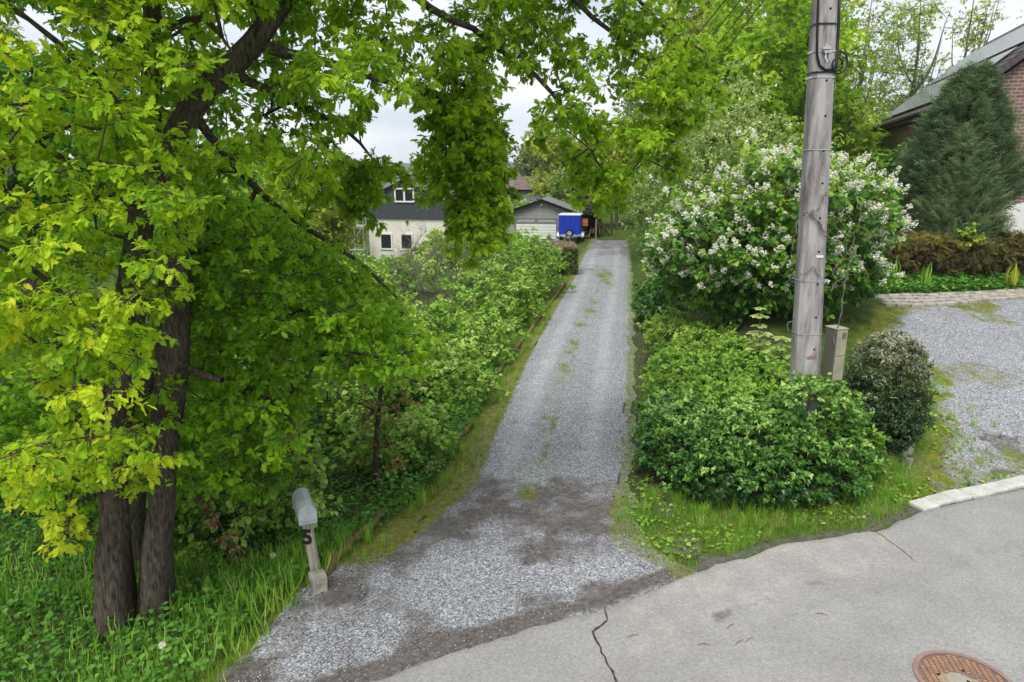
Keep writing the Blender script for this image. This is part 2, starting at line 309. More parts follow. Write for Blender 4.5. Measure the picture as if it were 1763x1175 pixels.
def t_spray():
    V=[];F=[]
    def tri(a,b,w):
        a=np.array(a);b=np.array(b);d=b-a;s=np.array((d[1],-d[0],0));s=s/np.linalg.norm(s)*w
        F.append([len(V),len(V)+1,len(V)+2]);V.extend([a-s,a+s,b])
    tri((0,0,0),(0,1,-.04),.035)
    for k,y in enumerate((.15,.3,.45,.6,.75)):
        l=.42*(1-.55*y)
        for s in(-1,1): tri((0,y,0),(s*l*.62,y+l*.8,.06*((k%2)*2-1)),.032)
    return np.array(V),np.array(F)
def t_blade():
    V=[];F=[]
    for i,(y,z,w) in enumerate(((0,0,1),(.4,.07,.9),(.75,.28,.6),(.95,.62,.08))): V+= [(-w*.015,y,z),(w*.015,y,z)]
    for i in range(3):F.append([2*i,2*i+1,2*i+3,2*i+2])
    return np.array(V),np.array(F)
def t_blade2():
    V,F=t_blade(); V=V.copy(); V[:,0]*=2.2; return V,F
def t_floret():
    V=[];F=[]
    for k in range(4):
        a=k*1.571+.4; b=(k%2)*.5
        p=np.array((math.cos(a),math.sin(a),.15)); q=np.array((-math.sin(a),math.cos(a),0))
        F.append([len(V)+i for i in range(4)]); V+= [p*.05,p*.3-q*.28+np.array((0,0,.1+b*.3)),p*.62+np.array((0,0,-.05+b)),p*.3+q*.28+np.array((0,0,.1))]
    return np.array(V),np.array(F)
TO,TV,TI,TS,TB,TB2,TF=t_oak(),t_ovate(),t_ivy(),t_spray(),t_blade(),t_blade2(),t_floret(); TVN=t_ovate(.2); TVW=t_ovate(.38)
def unit(v): return v/np.maximum(np.linalg.norm(v,axis=-1,keepdims=True),1e-9)
def scatter(name,P,D,Nn,size,tmpl,m,parent=None,rnd=None):
    """one mesh made of a template placed at every point"""
    P=np.asarray(P,float); n=len(P); y=unit(D); x=unit(np.cross(y,Nn)); z=np.cross(x,y); Tv,Tf=tmpl
    size=np.broadcast_to(size,(n,))[:,None,None]
    V=P[:,None,:]+size*(Tv[None,:,0,None]*x[:,None,:]+Tv[None,:,1,None]*y[:,None,:]+Tv[None,:,2,None]*z[:,None,:])
    F=(np.arange(n)*len(Tv))[:,None,None]+Tf[None]
    r=rng.random(n) if rnd is None else np.clip(rnd,0,1)
    return npmesh(name,V.reshape(-1,3),F.reshape(-1,Tf.shape[1]),m,parent,{'rnd':np.repeat(r,len(Tv))})
def chains_mesh(nodes,par,rad,n=6,noise=0):
    """tapered tubes along a branching skeleton"""
    ch=[[] for _ in nodes]; 
    for i,p in enumerate(par):
        if p>=0: ch[p].append(i)
    V=[];F=[];off=0; start=[(i,None) for i,p in enumerate(par) if p<0]
    while start:
        i,pa=start.pop(); path=[] if pa is None else [pa]; rr=[] if pa is None else [min(rad[i]*1.25,rad[pa])]
        while True:
            path.append(i); rr.append(rad[i])
            if not ch[i]: break
            k=max(ch[i],key=lambda q:rad[q])
            for q in ch[i]:
                if q!=k: start.append((q,i))
            i=k
        if len(path)<2: continue
        P=nodes[path]; d=unit(np.gradient(P,axis=0)); m=n if max(rr)>.03 else 4
        if max(rr)>.09: m=14
        ref=np.array((0.,0,1.)) if abs(d[0,2])<.8 else np.array((1.,0,0)); a=unit(np.cross(d,ref)); b=np.cross(d,a)
        an=np.arange(m)*2*np.pi/m; r=np.array(rr)[:,None]*np.ones(m)
        if noise and max(rr)>.06:
            r=r*(1+noise*(vn(an[None]*1.6+P[:,2:]*.4,P[:,2:]*1.7,3)-.5)*2+noise*.7*np.sin(an[None]*5+P[:,2:]*.8))
        ring=P[:,None]+r[...,None]*(np.cos(an)[None,:,None]*a[:,None]+np.sin(an)[None,:,None]*b[:,None])
        V.append(ring.reshape(-1,3)); k=len(path); i0=np.arange(k-1)[:,None]*m; j=np.arange(m)[None]; j2=(j+1)%m
        F.append((np.stack([i0+j,i0+j2,i0+m+j2,i0+m+j],-1)+off).reshape(-1,4)); off+=k*m
    return np.concatenate(V),np.concatenate(F)
def grow(nodes,par,rad,targets,step=.35,wob=.1,rise=.15,tip=.006,order=None,exp=2.3):
    """join every target to the nearest limb by a bent branch; radii follow from what each limb carries"""
    fixed=len(nodes); cap=fixed+int(len(targets)*14)+50
    Nd=np.zeros((cap,3)); Nd[:fixed]=nodes; par=list(par); n=fixed; ends=[]
    root=Nd[0]; od=np.argsort(((targets-root)**2).sum(1)) if order is None else order
    mind=np.array([((Nd[:fixed]-t)**2).sum(1).min() for t in targets]); od=np.argsort(mind)
    for q in od:
        t=targets[q]; dd=Nd[:n]-t; cost=(dd**2).sum(1)*(1+.6*(dd[:,2]>0.1)); i=int(np.argmin(cost)); a=Nd[i]; L=math.sqrt(((a-t)**2).sum())
        k=max(1,int(L/step)); pd=unit(a-Nd[par[i]]) if par[i]>=0 else np.array((0,0,1.))
        c=a+(t-a)*.45+pd*L*.22+np.array((0,0,rise*L)); prev=i
        if n+k+1>=cap: break
        for s in range(1,k+1):
            u=s/k; p=(1-u)**2*a+2*u*(1-u)*c+u*u*t
            if s<k: p=p+rng.normal(0,wob*min(step,L/k),3)
            Nd[n]=p; par.append(prev); prev=n; n+=1
        ends.append(prev)
    Nd=Nd[:n]; R2=np.zeros(n); fx=np.array(list(rad)+[0]*(n-fixed))
    leaf=np.ones(n,bool); 
    for p in par:
        if p>=0: leaf[p]=False
    for i in range(n-1,-1,-1):
        if leaf[i]: R2[i]=max(R2[i],tip**exp)
        if par[i]>=0: R2[par[i]]+=R2[i]
    r=R2**(1/exp); r[:fixed]=np.maximum(fx[:fixed],np.minimum(r[:fixed],fx[:fixed])); 
    return Nd,par,r
def twigs_leaves(C,rad,ntw,nlf,flat=.6,droop=.25,seedtw=None,outward=None,ow=.5):
    """per cluster: twigs fanning out, leaves in rosettes at their ends"""
    n=len(C); rad=np.broadcast_to(rad,(n,)); d=rng.normal(size=(n,ntw,3))
    if outward is not None: d=unit(d)+ow*unit(C-outward)[:,None,:]
    d=unit(d); d[...,2]*=flat
    tip=C[:,None]+d*(rad[:,None]*rng.uniform(.45,1.1,(n,ntw)))[...,None]; tip[...,2]-=droop*.3*rad[:,None]*rng.random((n,ntw))
    base=np.repeat(C[:,None],ntw,1)
    t=1-.55*rng.random((n,ntw,nlf))**1.6
    P=base[:,:,None]+(tip-base)[:,:,None]*t[...,None]; P=P+rng.normal(0,.03,P.shape)*rad[:,None,None,None]*1.5
    D=unit(unit(tip-base)[:,:,None]*.8+rng.normal(0,.75,P.shape)); D[...,2]-=droop
    Nn=rng.normal(0,.5,P.shape); Nn[...,2]+=1
    ci=np.broadcast_to(np.arange(n)[:,None,None],P.shape[:3])
    return base.reshape(-1,3),tip.reshape(-1,3),P.reshape(-1,3),D.reshape(-1,3),Nn.reshape(-1,3),ci.ravel()
def sticks(A,B,r):
    """three-sided tapered twigs"""
    d=unit(B-A); ref=np.tile((.3,.5,.81),(len(A),1)); a=unit(np.cross(d,ref)); b=np.cross(d,a); V=[]
    for P,q in((A,r),(B,r*.4)):
        for k in range(3): V.append(P+(a*math.cos(2.094*k)+b*math.sin(2.094*k))*q)
    V=np.stack(V,1); i=np.arange(len(A))[:,None]*6
    F=np.concatenate([i+np.array([[k,(k+1)%3,3+(k+1)%3,3+k]]) for k in range(3)])
    return V.reshape(-1,3),F
def join(parts):
    V=[];F=[];o=0
    for v,f in parts: V.append(v);F.append(f+o);o+=len(v)
    return np.concatenate(V),np.concatenate(F)
def plant(name,label,cat,base,skel,C,crad,tmpl,lm,size,bm,ntw=6,nlf=6,flat=.6,droop=.25,tint=.5,tsp=.2,jit=.22,group=None,step=.35,rise=.15,tip=.006,trunk='trunk',crown='crown',outward=None,ow=.5,flowers=None,twr=.004,noise=.0,sizevar=.5,showtw=True,exp=2.3):
    """skel=(nodes,parents,radii); C cluster centres"""
    root=thing(name,label,cat,base,0,group)
    nd,pa,ra=grow(*skel,C,step=step,rise=rise,tip=tip,exp=exp)
    A,B,P,D,Nn,ci=twigs_leaves(C,crad,ntw,nlf,flat,droop,outward=outward,ow=ow)
    parts=[chains_mesh(nd,pa,ra,noise=noise)]
    if showtw: parts.append(sticks(A,B,twr))
    npmesh(trunk,*join(parts),bm,root,smooth=True)
    ct=np.broadcast_to(tint,(len(C),))+rng.normal(0,tsp*.5,len(C))
    r=ct[ci]+rng.normal(0,jit*.6,len(P))
    scatter(crown,P,D,Nn,size*(1+sizevar*rng.uniform(-1,1,len(P))),tmpl,lm,root,r)
    return root
def blob(blobs,n,shell=.5,floor=None):
    """random cluster centres inside ellipsoids (cx,cy,cz,rx,ry,rz), biased to the outside"""
    vol=np.array([b[3]*b[4]+b[4]*b[5]+b[3]*b[5] for b in blobs]); k=rng.choice(len(blobs),n,p=vol/vol.sum()); B=np.array(blobs)[k]
    d=unit(rng.normal(size=(n,3))); r=rng.random(n)**(1/3*(1-shell)+.08); r=np.where(rng.random(n)<.10,r*rng.uniform(1.0,1.28,n),r)*(.86+.3*vn(d[:,0]*2.2+B[:,0],d[:,1]*2.2+d[:,2]*1.7,17)); P=B[:,:3]+d*r[:,None]*B[:,3:6]
    if floor is not None:
        P=P[P[:,2]>T(P[:,0],P[:,1])+floor]
    return P
def stems(base,n=4,h=.5,r=.02,spread=.25):
    nodes=[np.array(base)-np.array((0,0,.1))]; par=[-1]; rad=[r*1.6]
    for k in range(n):
        a=2*math.pi*k/n+random.random(); d=np.array((math.cos(a)*spread,math.sin(a)*spread,1)); p=0
        for s in range(1,4): nodes.append(np.array(base)+d*h*s/3+rng.normal(0,.02,3)); par.append(p); rad.append(r*(1.2-.2*s)); p=len(nodes)-1
    return np.array(nodes),par,rad
def trunk(pts,rad,par0=-1):
    return np.array(pts,float),[par0]+list(range(len(pts)-1)),list(rad)
def dense(pts,rad,step=.3):
    """resample a polyline with smooth interpolation"""
    P=np.array(pts,float); s=np.concatenate([[0],np.cumsum(np.linalg.norm(np.diff(P,axis=0),axis=1))]); n=max(2,int(s[-1]/step)); u=np.linspace(0,s[-1],n+1)
    def cat(v):
        v=np.asarray(v,float); m=np.gradient(v,s,axis=0); i=np.clip(np.searchsorted(s,u,side='right')-1,0,len(s)-2); h=(s[i+1]-s[i]); t=(u-s[i])/h
        if v.ndim>1: h=h[:,None];t=t[:,None]
        return (2*t**3-3*t**2+1)*v[i]+(t**3-2*t**2+t)*h*m[i]+(-2*t**3+3*t**2)*v[i+1]+(t**3-t**2)*h*m[i+1]
    return cat(P),np.interp(u,s,rad)
def limbs(ll):
    """several limbs as one skeleton: each later limb starts at the nearest node of the earlier ones"""
    nd=[];pa=[];ra=[]
    for pts,rad in ll:
        P,r=dense(pts,rad)
        if not nd: pr=-1; st=0
        else: pr=int(np.argmin(((np.array(nd)-P[0])**2).sum(1))); st=1
        for p,q in zip(P[st:],r[st:]): nd.append(p);pa.append(pr);ra.append(q);pr=len(nd)-1
    return np.array(nd),pa,ra
# ================================================================== SETTING
def struct(o): o['kind']='structure'; return o
def gridmesh(name,X,Y,Z,m,attr,mask=None):
    ny,nx=X.shape; V=np.stack([X,Y,Z],-1).reshape(-1,3); i=np.arange(ny-1)[:,None]*nx+np.arange(nx-1)[None]
    F=np.stack([i,i+1,i+nx+1,i+nx],-1).reshape(-1,4)
    return struct(npmesh(name,V,F,m,None,{k:v.ravel() for k,v in attr.items()},True))
def graded(a,b,fine,far0,far1,g=1.25):
    c=list(np.arange(a,b+1e-6,fine)); s=fine; x=b
    while x<far1: s*=g; x+=s; c.append(x)
    s=fine; x=a; pre=[]
    while x>far0: s*=g; x-=s; pre.append(x)
    return np.array(pre[::-1]+c)
gx=graded(-9,16,.1,-2500,2500); gy=graded(4,24,.1,-2500,3000)
X,Y=np.meshgrid(gx,gy); Z=T(X,Y)
nf=ss(40,20,np.hypot(X,Y-10)); Z=Z+nf*.05*(fbm(X*1.5,Y*1.5,5)-.5)*(ss(.0,.5,xl(Y)-X)+ss(.2,.8,X-xr(Y)))*ss(.1,.6,Y-yr(X))
yard=[GT(*q)[:2] for q in [(1505,595),(1535,540),(1600,522),(1763,508),(2300,480),(2300,900),(1763,832),(1650,862),(1600,866),(1610,800),(1625,750),(1605,690),(1575,650),(1540,610)]]
sy=sdf(yard,X,Y); wob=(fbm(X*1.1,Y*1.1,11)-.5)
gravel=ss(.5,-.4,sy+wob*.8)*.75
moss=np.exp(-((sy-.1)/.6)**2)*.6+.5*ss(.52,.66,fbm(X*.7+3,Y*.9,21))*ss(-4.2,-1.5,sy)*(sy<0.3); moss*=(X>5.2)*(Y-yr(X)>.15)*ss(21,19.3,Y)
e=Y-yr(X)
moss=np.maximum(moss,.5*ss(.1,.5,e)*ss(2.2,.8,e)*((X-xr(Y)>-.1)|(xl(Y)-X>-.1)))
dl=xl(Y)-X
moss=np.maximum(moss,.62*ss(-.1,.05,dl)*ss(.55,.2,dl))
dirt=np.maximum(.6*np.exp(-((e-.06)/.17)**2),.6*ss(.56,.66,fbm(X*1.7,Y*1.7,27))*(e<2.4)*(X>1))
soil=np.clip(.55*ss(.4,1.4,dl)*ss(40,20,Y)+.6*(X>xr(Y))*(X<6.2)*ss(40,20,Y)*ss(1.2,2,e),0,.7)
gridmesh('ground',X,Y,Z,M_ground,dict(gravel=gravel,moss=moss,dirt=dirt,soil=soil))
# gravel drive
ys=np.concatenate([np.arange(5.0,20,.07),np.arange(20,53.5,.2)]); us=np.linspace(-.04,1.04,56); Yd,Ud=np.meshgrid(ys,us,indexing='ij')
Xd=xl(Yd)+(xr(Yd)-xl(Yd))*Ud; Xd=Xd+(Ud<0.02)*.12*(fbm(Yd*2.1,Yd*0,31)-.5)*2+(Ud>.98)*.14*(fbm(Yd*1.9,Yd*0+5,33)-.5)*2
edge=yr(Xd); keep=Yd>edge-.25; Yq=np.where(keep,Yd,edge-.25)
bump=.05*(fbm(Xd*.8,Yq*.8,41)-.5); Zd=.012+np.maximum(T(Xd,Yq)*0,0)+.5*bump*ss(0,.15,Ud)*ss(1,.85,Ud)*ss(0,.5,Yq-edge)-.016*ss(0.05,-.2,Yq-edge)
Zd=Zd+np.clip((Yq-53)*.045,0,5)*.0
def pg(L): return [G(*q)[:2] for q in L]
d1=sdf(pg([(640,935),(700,880),(760,850),(830,822),(900,840),(960,815),(1050,825),(1075,850),(1072,905),(1000,925),(900,930),(800,925),(735,945),(690,965)]),Xd,Yq)
de=Yq-edge
dirt=np.maximum.reduce([.63*ss(.95,-.6,d1+1.3*(fbm(Xd*1.2,Yq*1.6,57)-.5)),.62*np.exp(-((de-.12)/.22)**2),.42*ss(.3,.0,sdf(pg([(900,1065),(905,1030),(980,1035),(1020,1010),(1180,985),(1170,1000),(1060,1025),(950,1060)]),Xd,Yq)),.3*ss(.25,0,np.abs(Ud-.08)-.05)*ss(12,9,Yq),
   .55*ss(.3,-.3,sdf(pg([(585,990),(650,940),(700,925),(720,950),(660,975),(600,1030)]),Xd,Yq))])
dirt=dirt+.12*(fbm(Xd*1.3,Yq*1.3,51)-.5)+.44*ss(.47,.66,fbm(Xd*1.1+9,Yq*1.1,58))*ss(9.2,7.4,Yq)+.14*ss(9.,7.5,Yq)
asph=.56*ss(36,46,Yq+7*(fbm(Xd*.9,Yq*.35,61)-.5))+.5*np.exp(-((Yq-36)/1.6)**2)*(fbm(Xd*1.2,Yq*.5,63)>.45)
CM=[(915,812,42,22),(905,850,30,22),(935,800,30,10),(940,745,14,10),(945,690,14,8),(940,720,10,8),(975,640,24,15),(972,632,15,10),(980,606,16,10),(1000,560,16,8),(1015,535,18,9),(1020,520,14,8),(1040,480,16,18),(1045,470,14,12),(960,660,25,12),(985,590,10,8)]
moss=np.zeros_like(Xd)
for (a,b,w,h) in CM:
    c=G(a,b); hw=abs(G(a+w,b)[0]-c[0]); hh=abs(G(a,b-h)[1]-c[1]); moss=np.maximum(moss,.62*np.exp(-(((Xd-c[0])/hw)**2+((Yq-c[1])/hh)**2)*.8))
xm=np.interp(Yq,[7,10,14,19,30,40],[.46,.46,.46,.45,.5,.5]); moss=np.maximum(.85*moss,.46*np.exp(-((Ud-xm)/.055)**2)*ss(9.5,10.2,Yq)*ss(40,36,Yq))
moss=moss*(.35+1.3*fbm(Xd*3.2,Yq*2.2,66))
lw=np.interp(Yq,[6,8,10,13,20,40],[.05,.12,.17,.10,.06,.05]); moss=np.maximum(moss,.66*ss(lw*1.3,lw*.5,Ud)*ss(7.4,8,Yq))
rw=np.interp(Yq,[6,7.8,8.5,9.5,11,40],[.02,.08,.16,.1,.05,.03]); moss=np.maximum(moss,.55*ss(rw*1.3,rw*.5,1-Ud))
gridmesh('driveway',Xd,Yq,Zd,M_drive,dict(dirt=dirt,asph=asph,moss=moss,pale=.62*np.maximum(np.exp(-((Ud-.24)/.13)**2),np.exp(-((Ud-.75)/.13)**2))*ss(9.8,11.5,Yq)))
# asphalt road
xs=np.concatenate([np.linspace(-60,-4,15),np.arange(-3.6,12,.07),np.linspace(12.3,80,20)]); tt=np.concatenate([np.linspace(0,.35,60)**1.0,np.linspace(.36,1,24)])
Xr,Tr=np.meshgrid(xs,tt); ej=yr(Xr)+.10*(fbm(Xr*2.3,Xr*0,71)-.5)*2*ss(6.4,5.6,Xr)+.06*(fbm(Xr*8,Xr*0+2,75)-.5)*ss(6.4,5.6,Xr); Yr_=ej*(1-Tr)+Tr*(ej-14)
dd=ej-Yr_; Zr=.03-.05*ss(.05,0,dd)-.0*dd
patch=.55*ss(1.5,.9,dd+.5*(fbm(Xr*.7,Yr_*.7,81)-.5))*ss(.8,1.4,Xr)*ss(5.6,5.1,Xr)
rd=np.maximum(.42*np.exp(-(dd/.12)**2)*ss(6,5,Xr),.66*np.exp(-((dd-.95)/.16)**2)*ss(1.9,2.2,Xr)*ss(5.4,4.6,Xr)*fbm(Xr*3,Yr_*3,85)*1.4)
tyre=sum(np.exp(-((dd-w-.25*(fbm(Xr*.4,Xr*0,87)-.5))/.22)**2) for w in (1.35,2.9))*.5*ss(-1,1,Xr)
rd=np.maximum(rd,.4*ss(.5,0,np.hypot(Xr-1.05,(Yr_-6.95)*2)))
gridmesh('road',Xr,Yr_,Zr,M_road,dict(patch=patch,dirt=rd,tyre=tyre,speck=np.full_like(Xr,.42)))
def crack(name,px,w,z=.036):
    P=np.array([G(*q)[:2] for q in px]); D=[];
    L=[]
    for a,b in zip(P[:-1],P[1:]):
        k=max(2,int(np.linalg.norm(b-a)/.06)); 
        for s in range(k): L.append(a+(b-a)*s/k)
    L.append(P[-1]); L=np.array(L)+rng.normal(0,.008,(len(L),2)); d=unit(np.gradient(L,axis=0)); nrm=np.stack([-d[:,1],d[:,0]],1); ww=w*(.5+rng.random(len(L)))
    ww[0]=ww[-1]=.002
    V=[(*(p+n*q),z) for p,n,q in zip(L,nrm,ww)]+[(*(p-n*q),z) for p,n,q in zip(L,nrm,ww)]; n=len(L)
    struct(MB().add(V,[(i,i+1,n+i+1,n+i) for i in range(n-1)]).build(name,M_crack))
crack('road_crack',[(1040,1048),(1046,1072),(1022,1092),(1034,1120),(1046,1145),(1060,1175),(1075,1215)],.011)
crack('road_crack',[(1505,918),(1535,938),(1572,968)],.004)
# kerb on the right
kx=[(1585,882),(1640,866),(1700,853),(1763,838),(1850,815),(2000,780)]; kp=[G(*q) for q in kx]
Kb=MB()
for i in range(len(kp)-1):
    a=Vector(kp[i]);b=Vector(kp[i+1]); d=b-a; L=d.length; n=max(1,round(L/.42))
    for k in range(n):
        p=a+d*((k+.5)/n); Kb.box((p.x+random.uniform(-.012,.012),p.y+.13+random.uniform(-.015,.015),.005+random.uniform(-.006,.008)),(L/n-random.choice((.002,.006,.02)),.27+random.uniform(-.03,.02),.10),math.atan2(d.y,d.x)+random.uniform(-.04,.04))
struct(Kb.build('kerb',M_kerb,bevel=.025))
# far wooded hills
hx=np.linspace(-2600,2600,400); hb=20+9*fbm(hx/260,hx*0,91)+3*fbm(hx/18,hx*0,92)+1.5*vn(hx/6,hx*0,93)
V=[];F=[]
for k,(y,f) in enumerate(((1350,0),(1400,.8),(1460,1),(1700,.9),(2000,0))):
    V+= [(x,y,h*f-4*(f==0)) for x,h in zip(hx,hb)]
n=len(hx)
for k in range(4): F+=[(k*n+i,k*n+i+1,(k+1)*n+i+1,(k+1)*n+i) for i in range(n-1)]
struct(MB().add(V,F).build('hills',M_hill))
# ================================================================== BUILT THINGS
def V3(p): return Vector([float(q) for q in p])
def text_mesh(name,body,size,ext,m,parent,loc,rot,sx=1):
    c=bpy.data.curves.new(name,'FONT'); c.body=body; c.size=size; c.extrude=ext; c.align_x='CENTER'; c.align_y='CENTER'; c.offset=.006*size/.2
    o=bpy.data.objects.new(name,c); COL.objects.link(o); dg=bpy.context.evaluated_depsgraph_get(); me=bpy.data.meshes.new_from_object(o.evaluated_get(dg)); bpy.data.objects.remove(o)
    me.materials.clear(); me.materials.append(m); q=bpy.data.objects.new(name,me); COL.objects.link(q); q.parent=parent; q.location=loc; q.rotation_euler=rot; q.scale=(sx,1,1); return q
# --- concrete utility pole
pb=GT(1391,790); pb[0]-=.13; PX,PY,PZ=pb; PZ=PZ-.1; PH=9.3
pole=thing('utility_pole','tall grey concrete utility pole with black cables standing in the shrubs','utility pole',(PX,PY,PZ))
def psec(t): # half width, half depth
    return .212-.055*t*1.35,.175-.045*t*1.2
lean=np.array((-.050,.0))
def pc(z): return lean[0]*z,lean[1]*z
B=MB(); lv=[0,.4,1,2,3,4,5,6,7,8,9.3]
for z in lv:
    w,d=psec(z/PH); c=.055; x,y=pc(z)
    B.v+= [(x+a*w,y+b*d,z) for a,b in ((-1+c/w,-1),(1-c/w,-1),(1,-1+c/d),(1,1-c/d),(1-c/w,1),(-1+c/w,1),(-1,1-c/d),(-1,-1+c/d))]
for i in range(len(lv)-1):
    for k in range(8): B.f.append((i*8+k,i*8+(k+1)%8,i*8+8+(k+1)%8,i*8+8+k))
B.f.append(tuple((len(lv)-1)*8+k for k in range(8))); B.build('shaft',M_conc,pole)
def pz_of(py): # height on the pole front seen at photo row py
    a,b,c=ray(1400,py); return H+c*(PY-.175)/b-PZ
def ring(name,z,m,h,pr=.004):
    w,d=psec(z/PH); x,y=pc(z); B=MB(); w+=pr;d+=pr
    B.box((x,y-d,z),(2*w-.1,.006,h)); B.box((x-w,y,z),(.006,2*d-.1,h)); B.box((x+w,y,z),(.006,2*d-.1,h)); B.box((x,y+d,z),(2*w-.1,.006,h))
    for sx in(-1,1):
        for sy in(-1,1): B.box((x+sx*(w-.026),y+sy*(d-.026),z),(.078,.006,h),math.atan2(sy,sx)+math.pi/2)
    return B.build(name,m,pole)
for py in (40,124): ring('cable_tie',pz_of(py),M_black,.022,.007)
for py in (87,132,258,485,577): ring('steel_band',pz_of(py),M_alu if py<200 else M_galv,.022 if py<200 else .012)
def pf(px,py,out=.0): # local point on the front face
    a,b,c=ray(px,py); Y=PY-.175; z=H+c*Y/b-PZ; w,d=psec(z/PH); Y=PY+pc(z)[1]-d; t=Y/b; return Vector((a*t-PX,Y-PY-out,H+c*t-PZ))
for px,py in ((1430,15),(1426,77),(1423,139),(1421,200),(1418,260),(1416,316),(1412,376),(1410,434),(1408,490),(1405,547),(1402,602)):
    p=pf(px,py,.001); MB().tube([p+Vector((0,.02,0)),p-Vector((0,.002,0))],.017,8).build('bolt_hole',M_dark,pole)
B=MB().tube([pf(1406+3,-60,.014),pf(1408,0,.014),pf(1406,60,.014),pf(1406,95,.014),pf(1410,113,.014),pf(1420,121,.014),pf(1432,120,.014),pf(1438,112,.02)],.018,6)
B.tube([pf(1446,-60,-.08)+Vector((.03,0,0)),pf(1445,40,-.08)+Vector((.03,0,0)),pf(1441,105,-.08)+Vector((.03,0,0)),pf(1436,122,.01)],.022,6)
c=pf(1447,107,-.05); B.tube([c+Vector((math.cos(a)*.125,math.sin(a*.5)*.03,math.sin(a)*.155)) for a in np.linspace(-2.6,3.6,22)],.014,6)
c=pf(1440,112,.02); B.tube([c+Vector((math.cos(a)*.075,-.01,math.sin(a)*.085)) for a in np.linspace(0,6.2,18)],.013,6)
B.build('cable_loop',M_black,pole,smooth=True)
B=MB(); p=pf(1421,84,.03); B.box(p,(.12,.06,.04)); B.box(p+Vector((.02,0,-.05)),(.10,.05,.035)); B.box(p+Vector((0,-.01,.04)),(.05,.03,.03)); B.box(p+Vector((.0,0,-.11)),(.025,.03,.09)); B.tube([p+Vector((.045,-.03,-.09)),p+Vector((.05,-.03,-.17))],.014,6); B.tube([p+Vector((-.02,-.03,-.12)),p+Vector((.02,-.04,-.2))],.018,6)
B.build('clamp',M_galv,pole,bevel=.004)
p=pf(1411,442,.004); MB().box(p,(.11,.008,.036)).build('number_plate',M_sign,pole)
p=pf(1397,616,.002); B=MB()
for i in range(9):
    B.box(p+Vector((-.07+.018*i,0,.014*random.uniform(-1,1))),(.011,.003,random.uniform(.03,.07)))
B.build('stencil_mark',M_red,pole)
# dry climber on the pole
B=MB()
def wig(P,r0,r1,j=.02): 
    Q=[];P=[V3(p) for p in P]
    for a,b in zip(P[:-1],P[1:]):
        for s in range(5): Q.append(a+(b-a)*s/5+Vector(rng.normal(0,j,3)))
    Q.append(P[-1]); B.tube(Q,list(np.linspace(r0,r1,len(Q))),5)
cl=thing('dry_climber','bare dry climbing stems clinging to the concrete utility pole','climber',(PX,PY,PZ))
q=lambda px,py,o=.03: pf(px,py,o)+Vector((PX,PY,PZ))
for L in ([(1436,640),(1440,560),(1452,500),(1462,450),(1452,420),(1466,385),(1440,350)],[(1440,420),(1420,395),(1400,372),(1380,365)],[(1462,450),(1470,400),(1482,370),(1470,345)],[(1386,365),(1372,380),(1362,430)],
          [(1400,372),(1410,345),(1424,330),(1440,318)],[(1366,545),(1354,560),(1362,575)],[(1366,470),(1350,490),(1360,510)],[(1430,500),(1445,480),(1470,470)],[(1436,470),(1448,440),(1440,400),(1444,360)],[(1395,360),(1410,395),(1424,410)],[(1380,470),(1400,460),(1415,480)]):
    wig([q(*p) for p in L],.012,.004)
B.build('stem',M_grey,cl,local=False)
# --- olive cabinet on the pole
c0=pf(1438,612)+Vector((PX,PY,PZ)); cbx=thing('cable_cabinet','olive grey metal cable cabinet strapped to the side of the utility pole','cabinet',(c0[0]+.02,c0[1]+.10,c0[2]),R(18))
MB().box((0,0,0),(.20,.24,.86)).build('body',M_boxd,cbx,bevel=.01)
MB().box((0,-.132,.205),(.195,.02,.42)).build('upper_door',M_boxg,cbx,bevel=.008); MB().box((0,-.132,-.213),(.195,.02,.40)).build('lower_door',M_boxg,cbx,bevel=.008)
MB().box((0,-.005,.432),(.22,.28,.022)).build('lid',M_boxg,cbx,bevel=.006); MB().box((.03,-.147,.33),(.07,.012,.09)).build('latch',M_boxd,cbx,bevel=.006)
# --- overhead cables
for k,(fx,fy,dx) in enumerate(((1060,205,-.25),(1080,215,-.05),(1100,220,.1),(1115,228,.25))):
    a=Vector((PX-.3+dx,PY,PZ+PH-.5)); b=V3(U(fx,fy,52)); P=[a+(b-a)*t-Vector((0,0,1.1*4*t*(1-t)*.5)) for t in np.linspace(0,1,24)]
    tag(MB().tube(P,.012 if k else .016,5).build('overhead_cable',M_black),['thickest black overhead cable, leftmost of the four running from the pole','thin overhead cable second from the left above the trees','thin overhead cable third from the left above the trees','thin overhead cable rightmost of the four above the trees'][k],'cable','overhead cables')
# --- mailbox
mb=GT(547,1004); mb[2]-=.06
box=thing('mailbox','grey arched metal mailbox on a weathered wooden post numbered 5','mailbox',mb)
tl=Matrix.Rotation(R(-4),4,'Y')@Matrix.Rotation(R(2),4,'X')
Lp=.93
post=MB().box((0,0,Lp/2),(.105,.09,Lp)).xf(tl).build('post',M_post,box,bevel=.008)
n5=text_mesh('house_number','5',.27,.006,M_black,box,(0,0,0),(0,0,0)); n5.matrix_local=tl@Matrix.Translation((-.012,-.052,.70))@Matrix.Rotation(R(90),4,'X')@Matrix.Rotation(R(-6),4,'Z')@Matrix.Scale(.9,4,(1,0,0))
MB().box((0.01,-.02,.03),(.17,.15,.05)).xf(tl).build('post_foot',M_galv,box,bevel=.01)
hw,hh=.102,.125
arch=[(-hw,0),(hw,0),(hw,hh)]+[(hw*math.cos(a),hh+hw*math.sin(a)) for a in np.linspace(0.15,math.pi-.15,12)]+[(-hw,hh)]
top=tl@Vector((0,0,Lp)); Mx=Matrix.Translation(top+Vector((-.02,.04,.0)))@Matrix.Rotation(R(25),4,'Z')
MB().prism(arch,-.17,.33).xf(Mx).build('mailbox_body',M_mbox,box,bevel=.004)
ar2=[(x*1.05,(z-.1)*1.04+.1) for x,z in arch]
